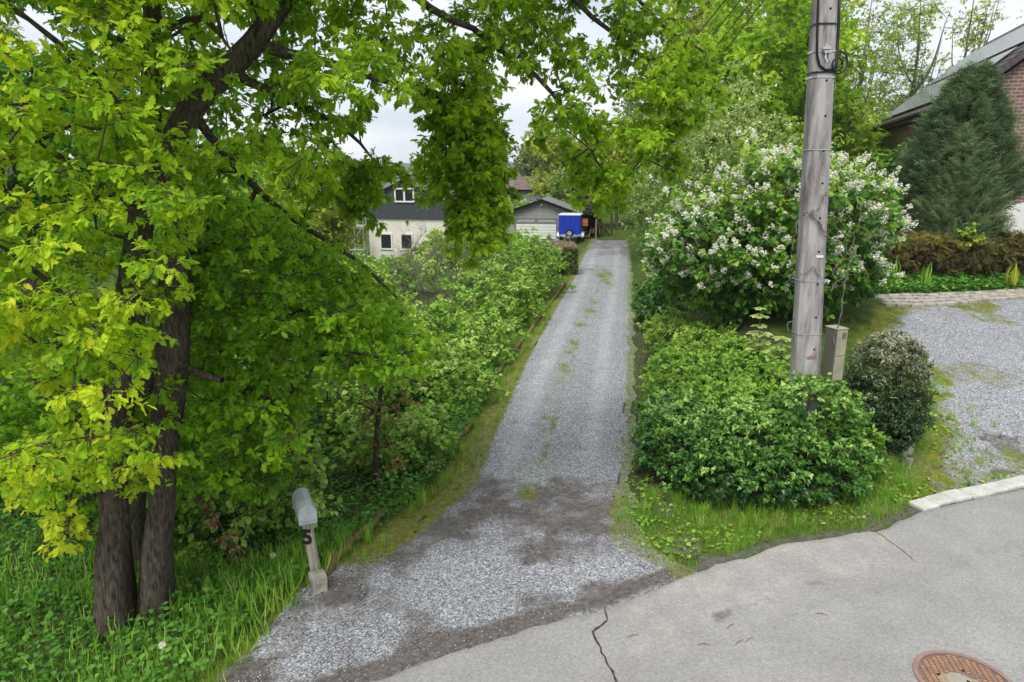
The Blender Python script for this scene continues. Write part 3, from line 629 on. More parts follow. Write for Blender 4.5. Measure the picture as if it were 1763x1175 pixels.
MB().prism(ar2,-.195,-.172).xf(Mx).build('mailbox_door',M_mbox,box,bevel=.005); MB().prism(ar2,.332,.342).xf(Mx).build('rear_plate',M_mbox,box)
MB().box((0,-.205,.062),(.15,.018,.012)).box((0,-.2,.04),(.15,.008,.03)).xf(Mx).build('door_rib',M_mbox,box,bevel=.003)
MB().box((0,-.19,.215),(.022,.05,.018)).box((0,-.206,.19),(.02,.012,.06)).xf(Mx).build('door_latch',M_galv,box,bevel=.003)
# --- stones and logs
def stone(name,c,d,rz,m,label,cat='stone',seed=0):
    b=MB().box((0,0,d[2]/2),d); o=b.build(name,m); o.location=[float(v) for v in c]; o.rotation_euler=(random.uniform(-.1,.1),random.uniform(-.1,.1),rz)
    s=o.modifiers.new('s','SUBSURF'); s.subdivision_type='SIMPLE'; s.levels=s.render_levels=3
    t=bpy.data.textures.new('rock%d'%seed,'CLOUDS'); t.noise_scale=.16; dm=o.modifiers.new('d','DISPLACE'); dm.texture=t; dm.strength=.07; dm.texture_coords='GLOBAL'
    bv=o.modifiers.new('b','SUBSURF'); bv.levels=bv.render_levels=1
    return tag(o,label,cat)
q=GT(549,1018); stone('stone_block',q-np.array((0,0,.06)),(.17,.2,.27),.5,M_stone,'pale squared stone at the foot of the mailbox post')
q=GT(1512,788); stone('stone_block',q-np.array((0,0,.04)),(.42,.3,.20),.1,M_brownst,'brown flat stone under the round clipped bush, left one of the pair',seed=1)
q=GT(1551,782); stone('stone_block',q-np.array((0,0,.04)),(.36,.26,.20),.55,M_stone,'grey tilted stone under the round clipped bush, right one of the pair',seed=2)
q=GT(1563,798); stone('stone_block',q-np.array((0,0,.03)),(.14,.12,.09),.9,M_stone,'small pale stone lying in the grass in front of the pair of stones',seed=3)
q=GT(1248,862); 
o=MB().box((0,0,.35),(.13,.12,.85)).build('stone_post',M_brownst,bevel=.015); o.location=[float(v) for v in (q[0],q[1]+.16,q[2]-.05)]; o.rotation_euler=(.03,R(8),.2); tag(o,'short brown stone post almost swallowed by the ivy hedge','post')
lg=[((565,985),(612,930),'mossy edging log nearest the mailbox along the gravel drive'),((618,926),(668,880),'second edging log from the mailbox, overgrown with moss'),((735,812),(762,783),'rotten brown edging log where the bank turns steep beside the young sapling'),((772,775),(818,725),'mossy edging log between the sapling and the nearest hazel shrub'),((826,690),(850,648),'bare brown edging log beside the gravel, halfway up the drive'),((860,640),(905,580),'thin edging log under the middle hazel shrub'),((912,572),(975,488),'farthest long edging log running up to the clipped hedge')]
for a,b,l in lg:
    a=G(*a,.065);b=G(*b,.065); P=[V3(a+(b-a)*t)+Vector(rng.normal(0,.012,3))+Vector((-.05,0,-.015)) for t in np.linspace(0,1,9)]
    tag(MB().tube(P,[.06+random.uniform(-.014,.014) for _ in P],10).build('edging_log',M_log,smooth=True),l,'log','logs edging the drive')
# --- manhole cover
mc=G(1662,1180); man=thing('manhole_cover','rusty round cast iron manhole cover set in the asphalt road','manhole cover',(mc[0],mc[1],.034),R(-12))
RM=.455
B=MB(); n=64
def annulus(r0,r1,z0,z1):
    V=[];F=[]
    for k in range(n):
        a=2*math.pi*k/n; c,s=math.cos(a),math.sin(a); V+= [(c*r0,s*r0,z0),(c*r0,s*r0,z1),(c*r1,s*r1,z1),(c*r1,s*r1,z0)]
    for k in range(n):
        i=4*k;j=4*((k+1)%n)
        for q in range(3):F.append((i+q,i+q+1,j+q+1,j+q))
    return V,F
MB().add(*annulus(RM-.045,RM,-.02,.012)).build('frame_ring',M_rust2,man)
B=MB(); B.add([(math.cos(2*math.pi*k/n)*(RM-.05),math.sin(2*math.pi*k/n)*(RM-.05),.003) for k in range(n)],[tuple(range(n))])
B.build('lid',mat('darkened_rust',(.13,.085,.075),.8,.2,col2=(.22,.14,.11),nscale=12),man)  # rust coloured darker between the tread blocks to make their relief visible
B=MB(); s=.052
for i in range(-8,9):
    for j in range(-12,13):
        x=(i+.5)*s; y=(j+.5)*.032
        if math.hypot(x,y)>RM-.08: continue
        if abs(y-.09)<.035 and -.05<x<.2: continue
        if math.hypot(x+.05,y+.0)<.12: continue
        B.box((x+(j%2)*.0,y,.006),(s*.72,.019,.010))
B.build('tread_blocks',M_rust,man)
B=MB()
for i in range(6): B.box((.0+i*.026,.09,.006),(.016,.03,.008))
B.box((.06,.062,.005),(.2,.006,.006)).box((.06,.118,.005),(.2,.006,.006)); B.build('cast_plate',M_rust2,man)
for x,y in ((-.23,.05),(.03,.155),(.02,.0)): MB().tube([(x,y,.0),(x,y,.014)],.016,10).build('lifting_hole',M_dark,man)
a=np.linspace(0,6.283,26)[:-1]; MB().add([(-.06+math.cos(q)*(.16+.05*random.random()),.0+math.sin(q)*(.085+.03*random.random()),.0095) for q in a],[tuple(range(25))]).build('mud_patch',M_mud,man)
# --- brick house on the right: near corner, eave direction
hr_=T(11.,20.); yaw=R(-19)
HY=GT(1650,480)[1]+4.6; Ne=np.array(U(1668,162,HY)); Fe=np.array(U(1516,214,HY)); 
ez=Ne[2]                                         # eave height
# far eave corner at the same height
a_,b_,c_=ray(1516,214); tt_=(ez-H)/c_; Fe=np.array((a_*tt_,b_*tt_,ez)); ev=Fe-Ne; Lh=np.linalg.norm(ev[:2]); yaw=math.atan2(ev[0],ev[1])   # direction of the eave
hb0=1.6
house=thing('brick_house','red brick house with solar panels on its dark roof, behind the conifer','house',(Ne[0],Ne[1],hb0),-yaw)
# local frame: x to the right along the gable, y along the eave (away)
EH=ez-hb0; Wg=9.6; pit=math.tan(R(40)); ov=.35
gable=[(0,-.6),(Wg,-.6),(Wg,EH-.15),(Wg/2,EH-.15+Wg/2*pit),(0,EH-.15)]
MB().prism(gable,0,Lh).build('wall',M_brick,house)
def slab(xa,xb,z0off,th,y0,y1,m,name,side=1):
    f=lambda x: EH+x*pit
    P=[(xa,f(xa)+z0off),(xb,f(xb)+z0off),(xb,f(xb)+z0off+th),(xa,f(xa)+z0off+th)]
    if side<0: P=[(Wg-x,z) for x,z in P][::-1]
    return MB().prism(P,y0,y1).build(name,m,house)
slab(-ov,Wg/2,.02,.12,-.22,Lh+.22,M_dtile,'roof'); slab(-ov,Wg/2-.01,.02,.12,-.22,Lh+.22,M_dtile,'roof',-1)
B=MB(); f=lambda x: EH+x*pit
k=0; x=-ov
while x<Wg/2-.1:   # tile courses standing proud along the near strip
    P=[(x,f(x)+.142),(x+.33,f(x+.33)+.142),(x+.33,f(x+.33)+.155),(x,f(x)+.19)]; B.prism(P,-.22,2.2); x+=.30
B.build('tile_courses',M_dtile,house)
B=MB(); x=-ov
while x<Wg/2-.2:
    P=[(x,f(x)-.10),(x+.5,f(x+.5)-.10),(x+.5,f(x+.5)+.21),(x,f(x)+.23)]; B.prism(P,-.30,-.215); x+=.46
B.build('verge_tiles',M_dtile,house)
slab(-ov,Wg/2,-.22,.22,-.21,-.03,M_dark,'barge_board')
B=MB().tube([(-ov-.06,-.25,EH-ov*pit+.02),(-ov-.06,Lh+.25,EH-ov*pit+.02)],.075,8); B.build('gutter',M_black,house,smooth=True)
MB().box((-ov/2,Lh/2,EH-ov*pit-.1),(ov+.02,Lh+.3,.16)).build('soffit',M_dtile,house)
MB().tube([(-ov-.05,Lh-.1,EH-ov*pit-.02),(-ov-.05,Lh-.1,EH-ov*pit-.25),(-.08,Lh-.1,EH-ov*pit-.5),(-.08,Lh-.1,-.2)],.05,8).build('downpipe',M_black,house)
# two tiers of solar panels
def panel(x0,x1,y0,y1):
    b=MB(); P=[(x0,f(x0)+.24),(x1,f(x1)+.24),(x1,f(x1)+.285),(x0,f(x0)+.285)]; b.prism(P,y0,y1); o=b.build('solar_panel',M_panel,house)
    r=MB(); 
    for xx in np.linspace(x0,x1,7):
        r.prism([(xx-.008,f(xx-.008)+.2865),(xx+.008,f(xx+.008)+.2865),(xx+.008,f(xx+.008)+.291),(xx-.008,f(xx-.008)+.291)],y0+.01,y1-.01)
    r.build('frame_rail',M_galv,o); return o
pw=(Lh-2.0)/6
for tier,(x0,x1) in enumerate(((-.1,1.72),(2.0,3.85))):
    for i in range(6):
        y0=1.5+i*pw+(.9 if tier==0 else 0)*0; panel(x0,x1,y0+.01,y0+pw-.012)
hgt=U(1748,348,Ne[1])[2]-hb0
MB().box((Wg/2+.3,-.03,hgt/2-.2),(Wg-1.0,.05,hgt+.4)).build('garage_door',M_white,house)
B=MB()
for i in range(40): B.box((.95+i*.2,-.06,hgt/2-.2),(.03,.012,hgt+.36))
B.build('door_battens',M_white,house)
B=MB(); 
for dy in(1.2,1.7): B.box((-.004,Lh-dy,EH-1.2),(.03,.2,.7))
B.build('wall_slit',M_dark,house)
# --- cobble border in front of the planting bed
cbp=[(1505,512),(1530,508),(1580,508),(1640,506),(1700,503),(1763,498),(1900,488)]; cbq=[(1512,528),(1530,529),(1580,530),(1640,526),(1700,520),(1763,515),(1900,508)]
up=[GT(*p) for p in cbp]; lo=[GT(*p) for p in cbq]; B=MB()
sU=np.array(up);sL=np.array(lo)
for row in range(4):
    x=0.
    tt_=np.linspace(0,1,240); i=np.linspace(0,len(cbp)-1,240); A=np.array([[np.interp(i,range(len(cbp)),sL[:,k]+(sU[:,k]-sL[:,k])*(row+.5)/4) for k in range(3)]])[0].T
    s=np.concatenate([[0],np.cumsum(np.linalg.norm(np.diff(A,axis=0),axis=1))]); pos=random.uniform(0,.2); wrow=np.linalg.norm(sU[3]-sL[3])/4
    while pos<s[-1]-.3:
        l=random.uniform(.26,.5); p=[np.interp(pos+l/2,s,A[:,k]) for k in range(3)]; q=[np.interp(pos+l,s,A[:,k]) for k in range(3)]; r0=[np.interp(pos,s,A[:,k]) for k in range(3)]
        B.box((p[0],p[1],T(p[0],p[1])+.0+random.uniform(-.01,.012)),(l*random.uniform(.82,.93),wrow*random.uniform(.78,.9),.14),math.atan2(q[1]-r0[1],q[0]-r0[0])+random.uniform(-.05,.05)); pos+=l
tag(B.build('cobble_border',M_stone,bevel=.025),'curved border of pale worn cobbles edging the gravel yard','border')
# --- clad house far left
def gabled(root,w,L,z0,ze,za,wallmat,ov=.35,th=.14,roofm=None,name='wall'):
    """gable front centred on local x, front face at y=0"""
    MB().prism([(-w/2,z0),(w/2,z0),(w/2,ze),(0,za),(-w/2,ze)],0,L).build(name,wallmat,root)
    p=(za-ze)/(w/2)
    for s in(-1,1):
        P=[(0,za+.02),(w/2+ov,ze-ov*p+.02),(w/2+ov,ze-ov*p+.02+th),(0,za+.02+th)]; P=[(x*s,z) for x,z in P]; P=P if s>0 else P[::-1]
        MB().prism(P,-.3,L+.2).build('roof',roofm,root)
c=U(698,377,60); bz=float(T(c[0],c[1]))
ch=thing('clad_house','small house with dark grey cladding above cream walls, among the trees','house',(c[0],c[1],bz),R(-12))
zc=c[2]-bz; ze=U(772,342,60)[2]-bz; za=U(698,308,60)[2]-bz
gabled(ch,7.1,9,zc+.003,ze,za,M_clad,.35,.16,M_tile,'cladding'); MB().box((0,4.6,zc/2-.5),(7.0,8.9,zc+1)).build('ground_floor_wall',M_cream,ch)
B=MB()
for i in range(30): B.box((-3.5+i*.24,-.02,(zc+ze)/2+.05),(.035,.03,ze-zc-.1))
B.build('cladding_battens',M_clad,ch)
p=(za-ze)/3.55
for s in(-1,1):
    P=[(0,za-.04),(s*3.95,ze-.4*p-.04),(s*3.95,ze-.4*p+.22),(0,za+.22)]; MB().prism(P if s>0 else P[::-1],-.36,-.305).build('barge_board',M_bluegrey,ch)
def window(root,cx,z0,z1,w,y=-.0,panes=1):
    B=MB(); t=.13; B.box((cx-w/2+t/2,y-.02,(z0+z1)/2),(t,.10,z1-z0)).box((cx+w/2-t/2,y-.02,(z0+z1)/2),(t,.10,z1-z0)).box((cx,y-.02,z0+t/2),(w-2*t,.10,t)).box((cx,y-.02,z1-t/2),(w-2*t,.10,t))
    for i in range(1,panes): B.box((cx-w/2+w*i/panes,y-.02,(z0+z1)/2),(t*1.2,.10,z1-z0-2*t))
    o=B.build('window',M_white,root); MB().box((cx,y-.008,(z0+z1)/2),(w-2*t+.01,.02,z1-z0-2*t+.01)).build('pane',M_glass,o); return o
zz=lambda py:U(690,py,59.7)[2]-bz
xx=lambda px:(U(px,377,60)[0]-c[0])/math.cos(R(12))
window(ch,xx(698),zz(349),zz(324),(714-679)*.0515,-.04,2)
window(ch,xx(661),zz(432),zz(403),1.18,.13); window(ch,xx(698),zz(432),zz(403),1.18,.13)
MB().box((xx(700),zz(0)*0+.07,zz(383)),(.22,.12,.22)).build('vent',M_tile,ch)
sc=thing('scaffold_tower','pale metal scaffold tower beside the grey clad house','scaffold',(U(612,430,58.5)[0],58.5,float(T(U(612,430,58.5)[0],58.5))))
B=MB()
for x in(-.75,0.0,.75):
    for y in(0,1.2): MB().tube([(x,y,-.2),(x,y,5.2)],.035,6).build('standard',M_galv,sc)
for z in(1.2,3.2,4.2): 
    for y in(0,1.2): MB().tube([(-.8,y,z),(.8,y,z)],.03,6).build('rail',M_galv,sc)
MB().tube([(-.75,-.05,1.2),(.75,-.05,3.2)],.025,6).build('brace',M_galv,sc); MB().box((0,.6,3.0),(1.5,1.1,.06)).build('deck',M_wood,sc)
# --- garage
c=U(932,343,53.5); gz=0.; rz=R(-8)
gr=thing('garage','pale concrete block garage with a white door and slate roof, end of drive','garage',(c[0],53.5,gz),rz)
za=c[2]-gz; ze=U(876,368,53.5)[2]-gz
gabled(gr,5.5,6.0,-.5,ze,za-.12,M_block,.28,.10,M_slate)
pp=(za-.12-ze)/2.75
for s in(-1,1):
    P=[(0,za-.17),(s*3.05,ze-.28*pp-.05),(s*3.05,ze-.28*pp+.12),(0,za+.0)]; MB().prism(P if s>0 else P[::-1],-.36,-.303).build('barge_board',M_dark,gr)
B=MB(); 
for k in range(7):
    u=k/7; x0=.02+u*3.0; x1=x0+3.0/7+.04
    z=lambda x: za-.12-x*pp+.125
    B.prism([(x0,z(x0)+.035),(x1,z(x1)+.0),(x1,z(x1)+.035),(x0,z(x0)+.05)],-.3,6.1)
B.build('slate_courses',mat('grey_slates',(.16,.165,.17),.6,.3,col2=(.24,.245,.25),nscale=3),gr)
gx_=lambda px:(U(px,400,53.5)[0]-c[0])/math.cos(rz)
dw=gx_(957)-gx_(889); dcx=(gx_(957)+gx_(889))/2; dz=U(923,386,53.4)[2]
d=MB().box((dcx,-.03,dz/2),(dw,.06,dz)).build('garage_door',M_white,gr); B=MB()
for i in range(1,5): B.box((dcx,-.064,dz*i/5),(dw,.008,.02))
B.build('door_seam',M_boxd,d)
B=MB().box((dcx-dw/2-.06,-.03,dz/2+.2),(.12,.08,dz+.4)).box((dcx+dw/2+.06,-.03,dz/2+.2),(.12,.08,dz+.4)).box((dcx,-.03,dz+.07),(dw,.09,.14)).box((dcx,-.04,dz+.28),(.14,.1,.28)).box((dcx,-.03,dz+.40),(dw,.07,.05))
B.build('door_frame',mat('grey_timber',(.16,.16,.165),.8,.2,col2=(.22,.22,.225),nscale=6),gr)
MB().box((dcx-dw/4-.02,-.02,dz+.26),(dw/2-.18,.03,.22)).box((dcx+dw/4+.02,-.02,dz+.26),(dw/2-.18,.03,.22)).build('fanlight',M_boxd if False else mat('dusty_glass',(.36,.37,.38),.3,.4),gr)
B=MB().box((.03,-.1,za-.42),(.09,.12,.10)).tube([(.03,-.15,za-.46),(.03,-.2,za-.5)],.06,8); B.build('flood_lamp',M_white,gr)
# lean-to with timber right of the garage
lt=thing('lean_to','open timber lean-to stacked with firewood and junk beside the garage','shed',(gr.location.x+3.35,54.2,0),rz)
for x,y in((1.0,-.3),(1.0,2.5)): MB().box((x,y,.85),(.14,.14,2.0)).build('post',M_wood,lt)
MB().prism([(-.45,1.95),(1.3,1.62),(1.3,1.70),(-.45,2.03)],-.5,3.2).build('roof',M_dark,lt)
MB().box((.3,2.6,.8),(1.3,.05,1.7)).build('back_panel',M_dark,lt)
B=MB()
for k in range(22):
    x=random.uniform(-.3,.85); z=.12+.17*(k//5); B.tube([(x,.1,z),(x+.04,1.6,z)],random.uniform(.06,.10),7)
tag(B.build('log_pile',M_wood,None),'stack of split logs under the lean-to','log pile'); o=bpy.data.objects['log_pile']; o.location=lt.location; o.rotation_euler=lt.rotation_euler
o=MB().box((0,0,.25),(.42,.4,.5)).box((0,0,.54),(.46,.44,.07)).box((0,-.2,.3),(.3,.03,.2)).build('plastic_bin',M_orange,bevel=.03); o.location=(lt.location.x+.1,lt.location.y-.15,.95); tag(o,'orange plastic bin perched on the junk in the lean-to','bin')
# leaning poles
for k,(dx,h,ln) in enumerate(((1.25,1.9,.35),(1.35,1.6,.6),(1.45,1.3,.85),(2.35,1.9,.02),(1.2,1.75,.15))):
    x=lt.location.x+dx; y=54.6+.2*k; P=[Vector((x+ln,y,-.1)),Vector((x+ln*.5,y+.1,h*.5)),Vector((x,y+.2,h))]
    tag(MB().tube(P,[.09,.085,.07],7).build('timber_pole',M_twig),['tallest rough pole leaning on the lean-to','rough pole second from the lean-to post','short rough pole leaning at the widest slant','upright rough stake standing apart in the grass','rough pole tight against the lean-to post'][k],'pole','poles leaning by the lean-to')
# --- covered trailer
tq=G(983,418); tr=thing('trailer','two wheeled trailer under a bright blue tarpaulin with spare wheel on front','trailer',(tq[0],tq[1]+.8,0),R(-10))
tw=1.58; z0=.62; z1=1.95
Tb=MB(); nx,nz_=14,10
def cover():
    V=[];F=[]
    per=[(-tw/2,-.75),(tw/2,-.75),(tw/2,1.3),(-tw/2,1.3)]
    P=[]
    for a,b in zip(per,per[1:]+per[:1]):
        for k in range(16): P.append((a[0]+(b[0]-a[0])*k/16,a[1]+(b[1]-a[1])*k/16))
    n=len(P)
    for j in range(9):
        u=j/8
        for i,(x,y) in enumerate(P):
            bl=1+.022*math.sin(i*1.1+2*u)*(1-u)+.015*math.sin(i*2.3); V.append((x*bl,(y-.27)*bl+.27,z0-.12*(1-u)*(abs(math.sin(i*.55))**2)+(z1-z0)*u))
    for j in range(8):
        for i in range(n): F.append((j*n+i,j*n+(i+1)%n,j*n+n+(i+1)%n,j*n+n+i))
    F.append(tuple(8*n+i for i in range(n))); return V,F
MB().add(*cover()).build('tarpaulin',M_blue,tr,smooth=False)
MB().box((0,.27,z1+.04),(tw+.06,2.12,.10)).build('lid_sheet',M_tarptop,tr,bevel=.03)
B=MB().box((0,.27,.52),(tw-.04,2.05,.14)).box((-.45,-.95,.45),(.08,1.0,.08),R(24)).box((.45,-.95,.45),(.08,1.0,.08),R(-24)).box((0,-1.55,.45),(.1,.6,.08)); B.build('chassis',M_galv,tr)
def wheel(x,y,z,ax,r,name,par=None):
    rot=Matrix.Rotation(R(90),4,'Y') if ax=='x' else Matrix.Rotation(R(90),4,'X')
    Mw=Matrix.Translation((x,y,z))@rot; ty=MB()
    prof=[(r*.62,-.07),(r*.92,-.085),(r,-.05),(r,.05),(r*.92,.085),(r*.62,.07)]; V=[];F=[];n=24
    for k in range(n):
        a=2*math.pi*k/n; V+= [(q*math.cos(a),q*math.sin(a),w) for q,w in prof]
    for k in range(n):
        for j in range(5): F.append((k*6+j,k*6+j+1,((k+1)%n)*6+j+1,((k+1)%n)*6+j))
    t=ty.add(V,F).xf(Mw).build(name,M_tyre,par or tr); MB().tube([(0,0,-.05),(0,0,.05)],r*.63,16).tube([(0,0,-.07),(0,0,.07)],r*.2,10).xf(Mw).build('rim',M_galv,t); return t
wheel(-tw/2-.1,.45,.31,'x',.31,'wheel'); wheel(tw/2+.1,.45,.31,'x',.31,'wheel'); wheel(.02,-.90,.70,'y',.27,'spare_wheel')
for s in(-1,1):
    B=MB(); V=[];F=[]; x=s*(tw/2+.1)
    for k,a in enumerate(np.linspace(-.1,math.pi+.1,12)): V+= [(x-.12,.45+.40*math.cos(a),.33+.38*math.sin(a)),(x+.12,.45+.40*math.cos(a),.33+.38*math.sin(a)),(x+.12,.45+.38*math.cos(a),.33+.36*math.sin(a)),(x-.12,.45+.38*math.cos(a),.33+.36*math.sin(a))]
    for k in range(11):
        for j in range(4): F.append((4*k+j,4*k+(j+1)%4,4*k+4+(j+1)%4,4*k+4+j))
    B.add(V,F).build('mudguard',M_galv,tr)
B=MB().tube([(0.1,-1.5,.15),(0.1,-1.5,.75)],.03,8).tube([(.1,-1.5,.09),(.14,-1.5,.09)],.09,12).box((0,-1.86,.47),(.12,.2,.12)); B.build('jockey_wheel',M_galv,tr)
# small things by the trailer
p=G(958,424); o=MB().tube([(0,0,.0),(0,0,.08),(0,0,.42),(0,0,.52)],[.2,.27,.27,.14],14).tube([(0,0,.5),(0,0,.58)],.05,8).build('gas_bottle',mat('grey_bottle',(.16,.17,.18),.5,.4),smooth=True); o.location=[float(v) for v in p]; tag(o,'dumpy grey gas bottle on the ground left of the blue trailer','gas bottle')
for k,(px,h) in enumerate(((960,.95),(966,.75))):
    p=G(px,414); o=MB().box((0,0,h/2),(.28,.22,h)).box((0,-.05,h+.04),(.22,.16,.08)).build('crate',M_wood,bevel=.02); o.location=[float(v) for v in p]; o.rotation_euler=(0,.08,.4*k); tag(o,['tall stack of brown crates between garage door and trailer','lower brown crate tight beside the trailer wheel'][k],'crate')
# --- barn
c=U(940,306,76); bn=thing('barn','far barn with rusty sheet roof above pale blue grey boards','barn',(c[0]+.6,78.5,0),R(0))
zr=c[2]; ze_=U(900,327,76)[2]
V=[(-5.4,-2.6,ze_),(5.4,-2.6,ze_),(4.5,0,zr+.1),(-4.5,0,zr+.1),(-5.4,2.6,ze_),(5.4,2.6,ze_)]
V=V+[(x,y,z-.1) for x,y,z in V]
MB().add(V,[(0,1,2,3),(3,2,5,4),(0,3,4),(1,5,2),(6,9,8,7),(9,10,11,8),(0,6,7,1),(4,5,11,10),(0,4,10,6),(1,7,11,5)]).build('roof',M_rustroof,bn)
MB().box((0,0,ze_/2),(10.2,4.8,ze_-.12)).build('wall',M_bluegrey,bn); MB().tube([(-5.4,-2.68,ze_-.05),(5.4,-2.68,ze_-.05)],.08,6).build('gutter',M_dark,bn)
# ================================================================== VEGETATION
def region(poly,n,Y0,Y1,holes=(),minz=.5,bias=1.):
    P=np.array(poly,float); out=[]; lo=P.min(0);hi=P.max(0)
    while len(out)<n:
        q=lo+(hi-lo)*rng.random((4*n,2)); q=q[inpoly(poly,q[:,0],q[:,1])]
        for x,y in q:
            if any((x-a)**2+(y-b)**2<r*r for a,b,r in holes): continue
            p=U(x,y,Y0+(Y1-Y0)*rng.random()**bias)
            if p[2]<float(T(p[0],p[1]))+minz: continue
            out.append(p)
            if len(out)>=n: break
    return np.array(out)
def path(L): return [U(*q) for q in L]
# --- the two oaks in front
ba=GT(200,1085); bb=GT(268,1072); YA=ba[1]; YB=bb[1]
px=lambda p: (p[:,0]*FPX/(p[:,1]*math.cos(PITCH)-(p[:,2]-H)*math.sin(PITCH))+881.5)
py_=lambda p: 587.5-FPX*((p[:,2]-H)*math.cos(PITCH)+p[:,1]*math.sin(PITCH))/(p[:,1]*math.cos(PITCH)-(p[:,2]-H)*math.sin(PITCH))
def clear_trunk(P,bands):
    x=px(P);y=py_(P); k=np.ones(len(P),bool)
    for x0,x1,y0,y1,Y,pr in bands: k&=~((x>x0)&(x<x1)&(y>y0)&(y<y1)&(P[:,1]<Y)&(rng.random(len(P))<pr))
    return P[k]
bands=[(120,360,830,1300,9,1.),(165,340,640,830,7.2,.35),(180,350,300,640,7.2,.12),(225,305,0,260,7.2,.65)]
for a_,b_ in ((280,235),(325,195),(372,140),(420,92),(470,32),(505,-10)): bands.append((a_-45,a_+45,b_-48,b_+48,YB,.8))
A_sk=limbs([([(ba[0]+.02,YA,ba[2]-.3),(ba[0],YA,ba[2]+.02),*path([(197,985,YA),(195,900,YA),(194,800,YA),(212,640,YA),(232,480,YA),(250,330,YA),(260,200,YA),(262,60,YA),(265,-150,YA),(268,-420,YA)])],[0.291, 0.235, 0.188, 0.155, 0.155, 0.134, 0.126, 0.118, 0.097, 0.076, 0.059, 0.025]),
  (path([(258,280,YA),(205,185,YA-.3),(125,95,YA-.6),(45,30,YA-.8),(-60,-60,YA-.8)]),[.05,.04,.03,.022,.012]),(path([(247,390,YA),(150,300,YA-.5),(60,245,YA-.8),(-40,200,YA-.7)]),[.045,.035,.025,.012]),
  (path([(215,620,YA),(120,520,YA-.5),(40,450,YA-.8),(-60,390,YA-.6)]),[.045,.035,.022,.012]),(path([(206,700,YA),(110,630,YA-.4),(25,560,YA-.6)]),[.035,.025,.012]),(path([(196,790,YA),(130,720,YA-.4),(60,660,YA-.7)]),[.035,.025,.012]),
  (path([(196,870,YA),(140,830,YA-.3),(70,800,YA-.5)]),[.03,.02,.012]),(path([(262,75,YA),(190,62,YA-.3),(120,0,YA-.5)]),[.035,.025,.012]),(path([(262,70,YA),(330,30,YA-.4),(370,50,YA-.9),(400,90,YA-1.3)]),[.035,.028,.02,.012])])
PA=[(-330,-450),(420,-450),(400,-60),(330,60),(330,330),(300,480),(285,620),(280,760),(330,860),(260,930),(180,985),(70,965),(40,900),(0,790),(-20,640),(-330,640)]
holesA=[(40,55,50),(5,140,35),(20,300,30),(10,690,75),(60,590,30),(250,330,0),(90,430,20)]
CA=region(PA,880,YA-1.9,YA+1.2,holesA); CA=clear_trunk(CA,bands)
xA=px(CA);yA=py_(CA)
tA=np.clip(.46+.20*ss(420,960,yA)*ss(330,60,xA)+.06*ss(200,0,xA),0,1)
bushoak=plant('oak_tree','yellow green young leaved oak, leftmost straight trunk at the roadside','tree',ba,A_sk,CA,.31,TO,L_oakA,.069,M_bark,9,11,.55,.3,tint=tA,tsp=.3,step=.25,rise=-.05,outward=np.array((ba[0],YA,5.)),ow=.4,noise=.2)
B_sk=limbs([([(bb[0]+.02,YB,bb[2]-.3),(bb[0],YB,bb[2]+.02),*path([(270,985,YB),(274,900,YB),(281,800,YB),(296,640,YB),(303,480,YB),(302,370,YB),(292,280,YB-.1),(322,200,YB-.15),(372,138,YB-.1),(420,92,YB),(472,28,YB+.2),(530,-50,YB+.4),(640,-150,YB+.6),(800,-260,YB+.8)])],[0.263, 0.207, 0.174, 0.147, 0.143, 0.139, 0.13, 0.126, 0.126, 0.122, 0.109, 0.105, 0.097, 0.076, 0.05, 0.025]),
  (path([(438,82,YB),(505,95,YB+.2),(570,110,YB+.5),(640,133,YB+.8),(705,152,YB+1.0),(765,178,YB+1.2),(795,240,YB+1.3),(805,310,YB+1.3),(815,390,YB+1.3)]),[.065,.055,.048,.042,.036,.03,.022,.016,.01]),
  (path([(560,-70,YB+.4),(660,-50,YB+.7),(720,0,YB+.9),(762,28,YB+1.1),(830,58,YB+1.4),(872,97,YB+1.5),(925,132,YB+1.6),(968,185,YB+1.7),(1002,232,YB+1.8),(1040,300,YB+1.8)]),[.06,.052,.048,.042,.036,.032,.028,.022,.016,.01]),
  (path([(650,-55,YB+.7),(850,-70,YB+1.3),(985,-5,YB+1.7),(1025,35,YB+1.8),(1062,62,YB+1.9),(1100,95,YB+1.9),(1160,110,YB+2.)]),[.05,.042,.034,.028,.024,.018,.01]),
  (path([(850,-70,YB+1.3),(1000,-90,YB+1.6),(1080,-20,YB+1.8),(1160,60,YB+1.9),(1215,90,YB+2)]),[.036,.03,.024,.018,.01]),
  (path([(385,125,YB-.1),(450,150,YB+.4),(530,188,YB+.9),(600,225,YB+1.2),(650,285,YB+1.4)]),[.055,.045,.035,.026,.012]),
  (path([(330,195,YB-.15),(420,300,YB+.6),(470,350,YB+1),(530,393,YB+1.4),(610,445,YB+1.8),(690,520,YB+2.2)]),[.05,.045,.04,.036,.028,.014]),
  (path([(320,640,YB),(345,648,YB-.2),(372,640,YB-.4),(383,655,YB-.45)]),[.05,.04,.035,.03])])
P1=[(300,-450),(900,-450),(760,-40),(765,100),(745,130),(650,175),(600,185),(575,265),(545,335),(470,335),(380,330),(320,330),(300,100)]
P3=[(735,60),(800,60),(850,130),(855,215),(862,290),(860,380),(845,420),(805,420),(785,385),(775,330),(765,250)]
P4=[(800,-250),(1190,-250),(1195,40),(1225,110),(1180,180),(1165,240),(1090,255),(1080,330),(1050,345),(1010,320),(985,240),(925,185),(895,165),(870,120),(790,90)]
P5=[(555,285),(640,265),(735,300),(755,345),(690,395),(650,385),(610,345),(560,330)]
hB=[(670,243,58),(718,240,48),(700,345,40),(905,250,40),(420,190,24),(700,60,18),(500,250,20),(900,190,46),(880,150,30),(580,80,20),(330,60,20),(555,880,80),(1010,30,22),(1060,130,12),(1030,160,10),(690,365,18),(700,130,10)]
